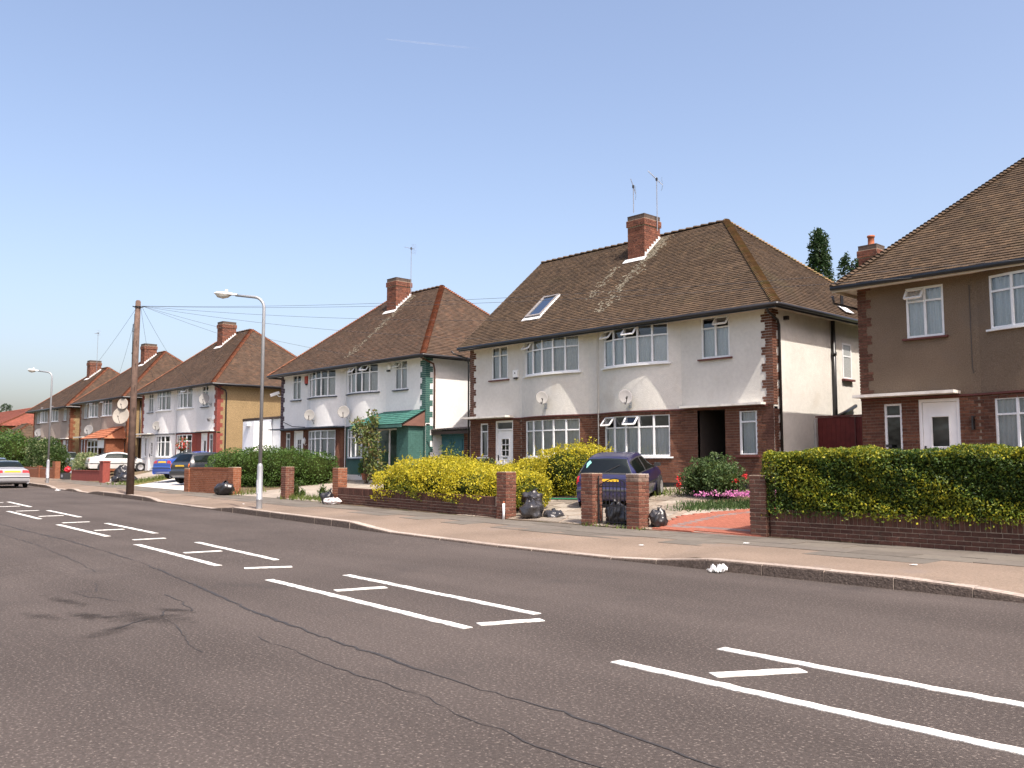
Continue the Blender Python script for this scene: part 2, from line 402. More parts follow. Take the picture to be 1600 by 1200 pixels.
def strip(pts, wfun, z, jit=0.0, seed=0):
    """ragged ribbon along a polyline on the road"""
    r = random.Random(seed); v = []; f = []
    P = []
    for i in range(len(pts) - 1):
        a, b = Vector(pts[i]), Vector(pts[i + 1]); n = max(1, int((b - a).length / .12))
        for k in range(n): P.append(a.lerp(b, k / n))
    P.append(Vector(pts[-1]))
    for i, p in enumerate(P):
        d = (P[min(i + 1, len(P) - 1)] - P[max(0, i - 1)]).normalized(); nrm = Vector((-d.y, d.x))
        w = wfun(i / (len(P) - 1)) * .5
        o = r.uniform(-jit, jit)
        a = p + nrm * (w * (1 + r.uniform(-jit, jit) * 4) + o * .4); b = p - nrm * (w * (1 + r.uniform(-jit, jit) * 4) - o * .4)
        v += [(a.x, a.y, G(a.x) + z), (b.x, b.y, G(b.x) + z)]
    for i in range(len(P) - 1): f.append((2 * i, 2 * i + 1, 2 * i + 3, 2 * i + 2))
    return v, f

def mark(pts, w, seed):
    v, f = strip(pts, lambda t: w, .006, .022, seed)
    # give the thermoplastic a real thickness
    n = len(v); v = list(v) + [(a, b, c - .006) for a, b, c in v]
    k = n // 2
    f = list(f)
    for i in range(k - 1):
        f.append((2 * i, 2 * i + 2, n + 2 * i + 2, n + 2 * i)); f.append((2 * i + 3, 2 * i + 1, n + 2 * i + 1, n + 2 * i + 3))
    f.append((0, n, n + 1, 1)); f.append((2 * k - 2, 2 * k - 1, n + 2 * k - 1, n + 2 * k - 2))
    npobj('road_marking', v, f, paint, road)

dash = [(-4.69, -.4), (-10.99, -6.55), (-17.05, -12.95), (-23.25, -19.2), (-29.9, -25.7), (-36.4, -32.0), (-42.6, -38.4), (-48.8, -44.6)]
for i, (a, b) in enumerate(dash):
    for off in (0.0, 1.02):
        dx = .28 if off else 0
        mark([(a + dx, midY(a) + off), ((a + b) / 2 + dx * .4, midY((a + b) / 2) + off), (b - dx * .4, midY(b) + off)], .115, 10 + i * 2 + int(off))
hatch = [(-.9, .25), (-3.91, .37), (-6.63, .24), (-9.52, .17), (-12.39, .28), (-15.05, .1), (-18.05, .02), (-20.9, .05), (-23.8, .0), (-26.8, .0), (-29.8, .0), (-32.8, 0), (-35.8, 0), (-38.8, 0)]
for i, (x, d) in enumerate(hatch):
    y = midY(x) + .2
    mark([(x, y), (x + d, y + .62)], .14, 60 + i)
for i, (pts, w) in enumerate([
    ([(-30, 6.0), (-22, 5.64), (-18.6, 5.6), (-14.3, 5.32), (-11.6, 4.94), (-8.7, 4.46), (-6.9, 4.27), (-5.7, 4.18), (-5.0, 4.11), (-4.1, 4.12), (-3.5, 4.07), (-2.8, 3.95), (-1.0, 3.8)], .026),
    ([(-21.2, 5.01), (-18.0, 4.89), (-15.3, 4.64), (-13.4, 4.4)], .012),
    ([(-10.6, 4.26), (-9.9, 4.18), (-9.24, 4.01)], .014),
    ([(-7.5, 3.85), (-6.5, 3.79), (-5.7, 3.71), (-4.95, 3.72), (-4.4, 3.62), (-3.84, 3.57), (-3.47, 3.53), (-3.18, 3.52), (-2.0, 3.4)], .009),
    ([(-12.2, 4.0), (-11.4, 3.75), (-11.6, 3.5), (-11.0, 3.55), (-10.2, 3.75)], .010),
    ([(-9.3, 4.05), (-9.5, 3.85), (-9.15, 3.65)], .018),
    ([(-8.75, 3.05), (-8.95, 3.3), (-9.1, 3.5)], .02),
    ([(-9.0, 3.62), (-8.3, 3.5), (-7.7, 3.3), (-7.2, 3.2)], .008)]):
    v, f = strip(pts, lambda t, w=w: w * (1.0 + .8 * math.sin(31 * t) * math.sin(47 * t + 1)), .004, .06, 90 + i)
    npobj('tar_seam', v, f, tar, road)
# old oil and tar stains soaked into the surface (ragged, soft-edged)
om = bpy.data.materials.new('oil_stain'); om.use_nodes = True; N = om.node_tree.nodes; Lk = om.node_tree.links; pb = N['Principled BSDF']
pb.inputs['Base Color'].default_value = (.030, .026, .024, 1); pb.inputs['Roughness'].default_value = .9; pb.inputs['Specular IOR Level'].default_value = .15
tc = N.new('ShaderNodeTexCoord'); gd = N.new('ShaderNodeTexGradient'); gd.gradient_type = 'SPHERICAL'; gp = N.new('ShaderNodeNewGeometry'); nn = N.new('ShaderNodeTexNoise'); nn.inputs['Scale'].default_value = 5.0; nn.inputs['Detail'].default_value = 6
m1 = N.new('ShaderNodeMath'); m1.operation = 'MULTIPLY_ADD'; m1.inputs[1].default_value = 2.2; mr = N.new('ShaderNodeMapRange'); mr.inputs[1].default_value = 1.15; mr.inputs[2].default_value = 2.1; mr.inputs[3].default_value = 0; mr.inputs[4].default_value = .38
ts = N.new('ShaderNodeBsdfTransparent'); mx = N.new('ShaderNodeMixShader')
Lk.new(tc.outputs['Object'], gd.inputs[0]); Lk.new(gp.outputs['Position'], nn.inputs[0]); Lk.new(nn.outputs[0], m1.inputs[0]); Lk.new(gd.outputs[1], m1.inputs[2]); Lk.new(m1.outputs[0], mr.inputs[0]); Lk.new(mr.outputs[0], mx.inputs[0]); Lk.new(ts.outputs[0], mx.inputs[1]); Lk.new(pb.outputs[0], mx.inputs[2]); Lk.new(mx.outputs[0], N['Material Output'].inputs[0])
for i, (x, y, a, b, rot) in enumerate([(-9.15, 3.5, .75, .32, .5), (-8.65, 2.98, .5, .16, 2.2), (-9.65, 3.12, .5, .16, .3), (-9.95, 2.75, .45, .14, .2), (-10.85, 3.25, .7, .12, .1), (-9.4, 3.9, .4, .12, .3), (-5.05, 3.72, .14, .05, .2)]):
    me = bpy.data.meshes.new('oil_stain'); me.from_pydata([(-1, -1, 0), (1, -1, 0), (1, 1, 0), (-1, 1, 0)], [], [(0, 1, 2, 3)]); me.materials.append(om)
    o = bpy.data.objects.new('oil_stain', me); link(o, road); o.location = (x, y, G(x) + .0045 + .0003 * i); o.scale = (a, b, 1); o.rotation_euler = (0, 0, rot)

# kerb: full height, with lowered lengths at the driveways
def kerbTop(X):
    return interp(-X, [-40, 1.5, 2.3, 3.3, 4.4, 8.05, 8.9, 16.3, 17.6, 25.6, 26.6, 32.6, 33.6, 41.2, 42.2, 44.2, 45.0, 46.0, 47, 50, 51, 120],
                  [.15, .15, .035, .035, .15, .15, .035, .035, .15, .15, .035, .035, .15, .15, .035, .035, .12, .12, .035, .035, .15, .15])
kerb = thing('kerb', None, None, (0, 11, 0)); kerb['kind'] = 'structure'
x = 6.0; i = 0
while x > -66:
    L = .915; x1 = x - L + .012
    m = MB()
    y0, y1 = kerbY(x), kerbY(x1); t0, t1 = G(x) + kerbTop(x), G(x1) + kerbTop(x1); d = .24; c = .018
    dj = random.uniform(-.006, .006); tj = random.uniform(-.004, .004); t0 += tj; t1 += tj
    prof = lambda X, Y, T: [(X, Y + dj, G(X) - .05), (X, Y + dj + .008, T - c), (X, Y + dj + c + .006, T), (X, Y + d, T), (X, Y + d, G(X) - .05)]
    A, B = prof(x, y0, t0), prof(x1, y1, t1)
    for k in range(4): m.quad(A[k], A[k + 1], B[k + 1], B[k])
    m.poly(A[::-1]); m.poly(B)
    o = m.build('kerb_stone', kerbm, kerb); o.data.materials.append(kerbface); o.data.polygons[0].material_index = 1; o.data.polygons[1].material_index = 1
    x -= L; i += 1
npobj('kerb_run', *[(lambda v, f: (v, f))(*( [p for X in (40, 6.02) for p in ((X, kerbY(X), -.05), (X, kerbY(X), kerbTop(X)), (X, kerbY(X) + .24, kerbTop(X)))], [(0, 1, 4, 3), (1, 2, 5, 4)]))][0], kerbm, kerb)
v = []; 
KX = [-66.05 - 4 * i for i in range(20)]
for X in KX: v += [(X, kerbY(X), G(X) - .05), (X, kerbY(X), G(X) + .12), (X, kerbY(X) + .24, G(X) + .12)]
npobj('kerb_run', v, sum([[(3 * i, 3 * i + 1, 3 * i + 4, 3 * i + 3), (3 * i + 1, 3 * i + 2, 3 * i + 5, 3 * i + 4)] for i in range(len(KX) - 1)], []), kerbm, kerb)

def paveZ(X, Y):
    k = kerbY(X) + .24; t = min(1, max(0, (Y - k) / 1.5))
    return G(X) + lerp(kerbTop(X) - .004, .16, t)
FX = [40 - .5 * i for i in range(360)]
FX = sorted(set(FX) | {6.0 - .915 * i for i in range(80)} | {-4.4, -8.05, -8.9, -16.3, -17.6, -25.6, -26.6, -32.6, -33.6}, reverse=True)
footpath = sheet('footway', FX, lambda x: kerbY(x) + .21, lambda x: frontY(x) + .3, lambda x, y: paveZ(x, y) - (.012 if y < kerbY(x) + .22 else 0), 16, footway)
r = random.Random(4)
x = 3.0
while x > -62:
    L = .92
    yy = kerbY(x) + 1.62; row = 0
    top = frontY(x) - .02
    while yy < top - .15:
        w = min(.62, top - yy)
        xo = x + (.4 if row % 2 else 0)
        if not (-33 < xo < -26.5 and False):
            m = MB(); g = .007; z = .004 + r.uniform(0, .006); tl = r.uniform(-.003, .003)
            dy0 = kerbY(xo) - kerbY(x); dy1 = kerbY(xo - L) - kerbY(x)
            P = [(xo - L + g, yy + dy1 + g), (xo - g, yy + dy0 + g), (xo - g, yy + dy0 + w - g), (xo - L + g, yy + dy1 + w - g)]
            T = [(a, b, paveZ(a, b) + z + tl * k) for k, (a, b) in zip((1, -1, -1, 1), P)]; B = [(a, b, c - .03) for a, b, c in T]
            m.quad(*T); 
            for k in range(4): m.quad(B[k], B[(k + 1) % 4], T[(k + 1) % 4], T[k])
            # tarmac reinstatements interrupt the slabs at the driveways
            if not (row == 0 and r.random() < .18): m.build('paving_slab', slabm, footpath)
        yy += .62; row += 1
    x -= L
# gardens rise from the footway to the houses
GX = [40 - .7 * i for i in range(260)]
garden = sheet('garden_ground', GX, lambda x: frontY(x) + .02, lambda x: 22.2, lambda x, y: gardenZ(x, y) + .008, 14, earth)
sheet('back_ground', GX, lambda x: 22.2, lambda x: 75.0, lambda x, y: houseZ(x) + .008, 4, ground_far)
# near side footway where the photographer stands
sheet('near_kerb', XS, lambda x: nearY(x) - .29, lambda x: nearY(x) - .05, lambda x, y: G(x) + .12, 1, kerbm)
sheet('near_kerb_face', XS, lambda x: nearY(x) - .052, lambda x: nearY(x) - .05, lambda x, y: G(x) + (.12 if y < nearY(x) - .051 else -.05), 1, kerbm)
sheet('near_footway', XS, lambda x: nearY(x) - 3.4, lambda x: nearY(x) - .29, lambda x, y: G(x) + .118, 2, footway)
sheet('near_garden', XS, lambda x: nearY(x) - 30, lambda x: nearY(x) - 3.4, lambda x, y: G(x) + .10, 2, ground_far)

# driveways
def patch(name, pts, m, off=.012, n=10):
    """quad patch draped on the garden slope"""
    a, b, c, d = [Vector(p) for p in pts]; v = []; f = []
    for i in range(n + 1):
        for j in range(n + 1):
            p = a.lerp(b, i / n).lerp(d.lerp(c, i / n), j / n); v.append((p.x, p.y, gardenZ(p.x, p.y) + off + .004))
    for i in range(n):
        for j in range(n): f.append((i * (n + 1) + j, (i + 1) * (n + 1) + j, (i + 1) * (n + 1) + j + 1, i * (n + 1) + j + 1))
    return npobj(name, v, f, m, kind='structure')
patch('concrete_path', [(-13.0, 14.62), (-9.3, 14.85), (-9.3, 18.9), (-13.4, 17.8)], concrete, .010)
patch('driveway_bed', [(-17.9, 14.6), (-11.6, 14.62), (-14.4, 21.9), (-18.6, 21.9)], mat('driveway_mortar', (.235, .19, .15), .95, .2, 6, .4, 60, spec=.1, big=.18, bigscale=.8), .014)
crazyp = thing('crazy_paving_drive', None, None, (-15, 17, .3)); crazyp['kind'] = 'structure'
r = random.Random(11)
J = {}
nx, ny = 9, 13
for i in range(nx + 1):
    for j in range(ny + 1):
        u = i / nx; w = j / ny
        if 0 < i < nx: u += r.uniform(-.36, .36) / nx
        if 0 < j < ny: w += r.uniform(-.36, .36) / ny
        a = Vector((lerp(-17.7, -11.75, u), 14.62 + .0)); b = Vector((lerp(-18.3, -14.6, u), 21.7)); J[i, j] = a.lerp(b, w)
for i in range(nx):
    for j in range(ny):
        q = [J[i, j], J[i + 1, j], J[i + 1, j + 1], J[i, j + 1]]; c = sum(q, Vector((0, 0))) / 4
        if r.random() < .12: continue
        P = []
        for k in range(4):
            e = q[k].lerp(q[(k + 1) % 4], r.uniform(.35, .65)) if r.random() < .6 else None
            P.append(q[k].lerp(c, .09))
            if e is not None: P.append(e.lerp(c, r.uniform(.06, .2)))
        h = r.uniform(.006, .016)
        m = MB().prism([(p.x, p.y, gardenZ(p.x, p.y) + .016) for p in P], (0, 0, h)); m.build('paving_stone', crazy, crazyp)
# red block paving with darker bands
def blocks(name, poly, m, off, rowdir=(1, 0), bw=.2, bh=.1, inside=None, parent=None):
    V = []; F = []
    xs0, xs1 = min(p[0] for p in poly), max(p[0] for p in poly); ys0, ys1 = min(p[1] for p in poly), max(p[1] for p in poly)
    def inp(x, y):
        c = False; n = len(poly)
        for i in range(n):
            (x1, y1), (x2, y2) = poly[i], poly[(i + 1) % n]
            if (y1 > y) != (y2 > y) and x < (x2 - x1) * (y - y1) / (y2 - y1) + x1: c = not c
        return c
    y = ys0; k = 0
    while y < ys1:
        x = xs0 - (bw / 2 if k % 2 else 0)
        while x < xs1:
            cx, cy = x + bw / 2, y + bh / 2
            if inp(cx, cy) and (inside is None or inside(cx, cy)):
                n = len(V); g = .0025
                for (a, b) in ((x + g, y + g), (x + bw - g, y + g), (x + bw - g, y + bh - g), (x + g, y + bh - g)): V.append((a, b, gardenZ(a, b) + off))
                for (a, b, c) in V[n:n + 4]: V.append((a, b, c - .02))
                F += [(n, n + 1, n + 2, n + 3), (n + 4, n + 5, n + 1, n), (n + 5, n + 6, n + 2, n + 1), (n + 6, n + 7, n + 3, n + 2), (n + 7, n + 4, n, n + 3)]
            x += bw
        y += bh; k += 1
    return npobj(name, V, F, m, parent, kind='stuff')
RP = [(-11.62, 14.72), (-9.2, 14.85), (-9.2, 21.6), (-10.4, 19.6), (-11.35, 18.3), (-12.28, 16.5)]
def band(x, y):
    # dark soldier bands: one parallel to the footway, one along the left border
    if abs(y - (15.25 + .04 * (x + 9))) < .1 and x > -11.5: return True
    tx = interp(y, [15.25, 16.9, 18.3], [-11.45, -11.45, -10.75]); return abs(x - tx) < .11 and y > 15.2
redbase = patch('block_paved_drive', [(-11.7, 14.66), (-9.1, 14.8), (-9.1, 18.2), (-12.3, 16.6)], mat('red_joint_sand', (.25, .09, .06), .95, .1), .006)
blocks('paving_block', RP, redblock, .035, inside=lambda x, y: not band(x, y), parent=redbase)
blocks('paving_block', RP, greyblock, .035, inside=band, parent=redbase)
patch('concrete_drive', [(-33.3, 15.95), (-25.3, 15.5), (-28, 21.9), (-33.5, 21.9)], concrete, .010)
patch('white_concrete_drive', [(-46.8, 17.0), (-38.1, 16.2), (-39.8, 21.9), (-50, 21.9)], mat('white_concrete', (.52, .50, .47), .85, .08, 4, spec=.2, big=.08), .010)
patch('far_drive', [(-54, 17.9), (-49.5, 17.4), (-51, 21.9), (-57, 21.9)], concrete, .011)
patch('grass_verge', [(-49.4, 17.4), (-46.9, 17.1), (-50.1, 21.9), (-52, 21.9)], mat('dry_grass', (.16, .14, .055), .95, .3, 12, .8, 60, spec=.1, big=.2, bigscale=2), .012)

# ------------------------------------------------------------------ brick, tile, wall builders
BRICKS = {}
def brick_obj(parent, c, d, m, name='brick', rz=0.0):
    key = (round(d[0], 4), round(d[1], 4), round(d[2], 4), m.name)
    if key not in BRICKS:
        me = bpy.data.meshes.new('brick'); hx, hy, hz = d[0] / 2, d[1] / 2, d[2] / 2; b = min(.005, hz * .2)
        v = []; 
        for z, i in ((-hz, b), (-hz + b, 0), (hz - b, 0), (hz, b)):
            v += [(-hx + i, -hy + i, z), (hx - i, -hy + i, z), (hx - i, hy - i, z), (-hx + i, hy - i, z)]
        f = [(3, 2, 1, 0), (12, 13, 14, 15)]
        for q in range(3):
            for k in range(4): f.append((q * 4 + k, q * 4 + (k + 1) % 4, q * 4 + 4 + (k + 1) % 4, q * 4 + 4 + k))
        me.from_pydata(v, [], f); me.materials.append(m); BRICKS[key] = me
    o = bpy.data.objects.new(name, BRICKS[key])
    link(o, parent)
    o.location = c
    o.rotation_euler = (0, 0, rz)
    return o

def bricks_face(V, F, pt, u0, u1, z0, z1, ops=(), bl=.215, bh=.065, j=.011, pr=.010, seed=0):
    """bricks proud of a wall; pt(u, out) -> (x, y)"""
    r = random.Random(seed)
    z = z0; k = 0
    while z + bh <= z1 + .02:
        u = u0 - (bl + j) * (.5 if k % 2 else 0)
        while u < u1:
            a, b = max(u, u0), min(u + bl, u1)
            segs = [(a, b)]
            for (x0, x1, oz0, oz1) in ops:
                if oz0 < z + bh * .5 < oz1:
                    ns = []
                    for (p, q) in segs:
                        if q <= x0 or p >= x1: ns.append((p, q)); continue
                        if p < x0: ns.append((p, x0))
                        if q > x1: ns.append((x1, q))
                    segs = ns
            for (p, q) in segs:
                if q - p < .025: continue
                h = pr + r.uniform(-.003, .003); n = len(V); zt = min(z + bh, z1)
                A, B, C, D = pt(p, h), pt(q, h), pt(q, -.004), pt(p, -.004)
                V += [(*A, z), (*B, z), (*B, zt), (*A, zt), (*D, z), (*C, z), (*C, zt), (*D, zt)]
                F += [(n, n + 1, n + 2, n + 3), (n + 4, n + 5, n + 1, n), (n + 3, n + 2, n + 6, n + 7), (n + 4, n, n + 3, n + 7), (n + 1, n + 5, n + 6, n + 2)]
            u += bl + j
        z += bh + j; k += 1

def brick_block(name, x0, x1, y0, y1, z0, z1, m, parent, core=None, seed=0):
    V = []; F = []
    bricks_face(V, F, lambda u, o: (u, y0 - o), x0, x1, z0, z1, seed=seed)
    bricks_face(V, F, lambda u, o: (x1 + o, u), y0, y1, z0, z1, seed=seed + 1)
    bricks_face(V, F, lambda u, o: (x0 + x1 - u, y1 + o), x0, x1, z0, z1, seed=seed + 2)
    bricks_face(V, F, lambda u, o: (x0 - o, y0 + y1 - u), y0, y1, z0, z1, seed=seed + 3)
    n = len(V)
    ob = npobj(name, V, F, m, parent, kind='stuff')
    return ob

def tile_field(V, F, o, e, s, smax, lfn, rfn, gauge=.113, tw=.168, th=.024, seed=0):
    """plain tiles laid in courses on a slope: o corner, e along the eave, s up the slope"""
    r = np.random.default_rng(seed)
    o = np.array(o, float); e = np.array(e, float); s = np.array(s, float); n = np.cross(e, s); n /= np.linalg.norm(n)
    base = sum(len(a) for a in V)
    k = 0; t = 0.0
    while t < smax:
        a, b = lfn(t), rfn(t)
        if b - a > .03:
            off = (tw / 2 if k % 2 else 0)
            us = np.arange(math.floor((a - off) / tw) * tw + off, b, tw)
            l = np.maximum(us, a); q = np.minimum(us + tw - .004, b); ok = q - l > .01; l = l[ok]; q = q[ok]; c = len(l)
            if c:
                h = th + r.uniform(-.004, .004, c); sk = r.uniform(-.006, .006, c)
                t2 = min(t + gauge * 1.04, smax)
                def pt(u, tt, hh): return o + np.outer(u, e) + np.outer(tt if np.ndim(tt) else np.full(c, tt), s) + np.outer(hh if np.ndim(hh) else np.full(c, hh), n)
                vv = np.stack([pt(l, t + sk, h), pt(q, t + sk, h), pt(q, t2, .003), pt(l, t2, .003), pt(l, t + sk, -.002), pt(q, t + sk, -.002)], 1).reshape(-1, 3)
                i0 = base + np.arange(c) * 6
                F.append(np.stack([i0, i0 + 1, i0 + 2, i0 + 3], 1)); F.append(np.stack([i0 + 4, i0 + 5, i0 + 1, i0], 1))
                F.append(np.stack([i0 + 5, i0 + 2, i0 + 1, i0 + 5], 1)[:0].reshape(0, 4))
                V.append(vv); base += 6 * c
        t += gauge; k += 1

def hip_tiles(V, F, A, B, n1, n2, r0=.15, gauge=.113, back=0.0):
    """bonnet tiles on a hip (or half-round ridge tiles when gauge is long)"""
    A, B = Vector(A), Vector(B); d = (B - A); L = d.length; d.normalize()
    up = (Vector(n1) + Vector(n2)).normalized(); side = d.cross(up).normalized(); up = side.cross(d).normalized()
    cosh = Vector(n1).normalized().dot(up); half = math.acos(max(-1, min(1, cosh)))
    k = int(L / gauge); ns = 6
    for i in range(k + 1):
        p0 = A + d * (i * gauge); p1 = A + d * min(L, i * gauge + gauge * 1.25)
        base = len(V)
        for (p, rr, lift) in ((p0, r0, .045), (p1, r0 * .84, -.012)):
            for q in range(ns + 1):
                th = lerp(-1.25, 1.25, q / ns)
                w = rr * math.sin(th); h = rr * (math.cos(th) - 1) * .75 + lift + .03
                V.append(tuple(p + side * w + up * h))
        for q in range(ns): F.append((base + q, base + q + 1, base + ns + 2 + q, base + ns + 1 + q))
        V.append(tuple(p0 - up * .05))
        for q in range(ns): F.append((base + q + 1, base + q, len(V) - 1, len(V) - 1))

def tri_fix(F): return [f if len(set(f)) == 4 else tuple(dict.fromkeys(f)) for f in F]

def roof(root, x0, x1, y0, y1, ze, zr, xl, xr, left, mt, mh, seed=0, gauge=.113, ridge_mat=None):
    """hipped or half-gabled roof; xl, xr are the ridge ends"""
    yr = (y0 + y1) / 2
    deck = MB(); dz = -.03
    P = {'a': (x0, y0, ze + dz), 'b': (x1, y0, ze + dz), 'c': (x1, y1, ze + dz), 'd': (x0, y1, ze + dz), 'l': (xl, yr, zr + dz), 'r': (xr, yr, zr + dz)}
    deck.quad(P['a'], P['b'], P['r'], P['l']); deck.quad(P['c'], P['d'], P['l'], P['r']); deck.tri(P['b'], P['c'], P['r']); deck.tri(P['d'], P['a'], P['l'])
    deck.quad(*[(p[0], p[1], p[2] - .02) for p in (P['d'], P['c'], P['b'], P['a'])])
    ro = deck.build('roof', deckm, root)
    def slope(A, B, C, D, sd):
        # A,B eave ends (left,right seen from outside), C above B, D above A
        A, B, C, D = [np.array(p, float) for p in (A, B, C, D)]
        e = B - A; L = np.linalg.norm(e); e /= L
        up = D - A; up = up - e * np.dot(up, e); sl = np.linalg.norm(up)
        if sl < 1e-6: return
        up /= sl; la = np.dot(D - A, e); lb = np.dot(C - A, e)
        V = []; F = []
        tile_field(V, F, A, e, up, sl, lambda t: la * t / sl, lambda t: L + (lb - L) * t / sl, gauge=gauge, seed=sd)
        npobj('roof_tiles', np.concatenate(V), np.concatenate(F), mt, ro, kind='stuff')
    q = lambda k: (P[k][0], P[k][1], P[k][2] - dz)
    slope(q('a'), q('b'), q('r'), q('l'), seed)
    slope(q('b'), q('c'), q('r'), q('r'), seed + 1)
    slope(q('c'), q('d'), q('l'), q('r'), seed + 2)
    if left == 'hip': slope(q('d'), q('a'), q('l'), q('l'), seed + 3)
    pf = Vector((0, -(zr - ze), (yr - y0))).normalized(); prr = Vector(((zr - ze), 0, (x1 - xr))).normalized(); pb = Vector((0, (zr - ze), (yr - y0))).normalized()
    V = []; F = []
    hip_tiles(V, F, q('b'), q('r'), pf, prr); hip_tiles(V, F, q('c'), q('r'), prr, pb)
    if left == 'hip':
        pl = Vector((-(zr - ze), 0, (xl - x0))).normalized()
        hip_tiles(V, F, q('a'), q('l'), pl, pf); hip_tiles(V, F, q('d'), q('l'), pb, pl)
    mb = MB(); mb.v = V; mb.f = tri_fix(F); mb.build('hip_tiles', mh, ro, kind='stuff')
    V = []; F = []
    hip_tiles(V, F, q('l'), q('r'), pf, pb, r0=.13, gauge=.32)
    mb = MB(); mb.v = V; mb.f = tri_fix(F); mb.build('ridge_tiles', ridge_mat or mt, ro, kind='stuff')
    if left != 'hip':
        mb = MB()   # verge: mortar bedded tile ends
        A, B = Vector(q('a')), Vector(q('l')); n = 46
        for i in range(n):
            p = A.lerp(B, (i + .5) / n); dlt = (B - A).normalized()
            mb.obox(p + Vector((-.02, 0, -.012 + .006 * (i % 2))), Vector((.05, 0, 0)), dlt * ((B - A).length / n * .48), pf * .02)
        mb.build('verge_tiles', mt, ro, kind='stuff')
    return ro

def wall_face(mb, x0, x1, z0, z1, ops, P, rev=.11, step=.17):
    xs = [x0, x1] + list(np.arange(x0, x1, step)); zs = [z0, z1]
    for o in ops: xs += [o[0], o[1]]; zs += [o[2], o[3]]
    def uniq(a, lo, hi):
        a = sorted(q for q in a if lo - 1e-6 <= q <= hi + 1e-6); out = [a[0]]
        for q in a[1:]:
            if q - out[-1] > 1e-3: out.append(q)
        return out
    xs, zs = uniq(xs, x0, x1), uniq(zs, z0, z1)
    for i in range(len(xs) - 1):
        for j in range(len(zs) - 1):
            cx, cz = (xs[i] + xs[i + 1]) / 2, (zs[j] + zs[j + 1]) / 2
            if any(o[0] < cx < o[1] and o[2] < cz < o[3] for o in ops): continue
            a, b = xs[i], xs[i + 1]
            mb.quad((a, P(a), zs[j]), (b, P(b), zs[j]), (b, P(b), zs[j + 1]), (a, P(a), zs[j + 1]))
    for (a, b, c, d) in ops:
        c2, d2 = max(c, z0), min(d, z1)
        if d2 <= c2: continue
        sub = [q for q in xs if a - 1e-4 <= q <= b + 1e-4]
        for p, q in zip(sub, sub[1:]):
            if d <= z1 + 1e-6: mb.quad((p, P(p), d), (q, P(q), d), (q, P(q) + rev, d), (p, P(p) + rev, d))
            if c >= z0 - 1e-6: mb.quad((p, P(p) + rev, c), (q, P(q) + rev, c), (q, P(q), c), (p, P(p), c))
        mb.quad((a, P(a), c2), (a, P(a), d2), (a, P(a) + rev, d2), (a, P(a) + rev, c2))
        mb.quad((b, P(b) + rev, c2), (b, P(b) + rev, d2), (b, P(b), d2), (b, P(b), c2))

def bar(mb, A, B, w, d, nrm):
    """square bar from A to B, width w in the plane, depth d along nrm"""
    A, B = Vector(A), Vector(B); t = (B - A); L = t.length; t.normalize(); n = Vector(nrm).normalized(); s = n.cross(t).normalized()
    mb.obox((A + B) / 2, t * (L / 2), s * (w / 2), n * (d / 2))

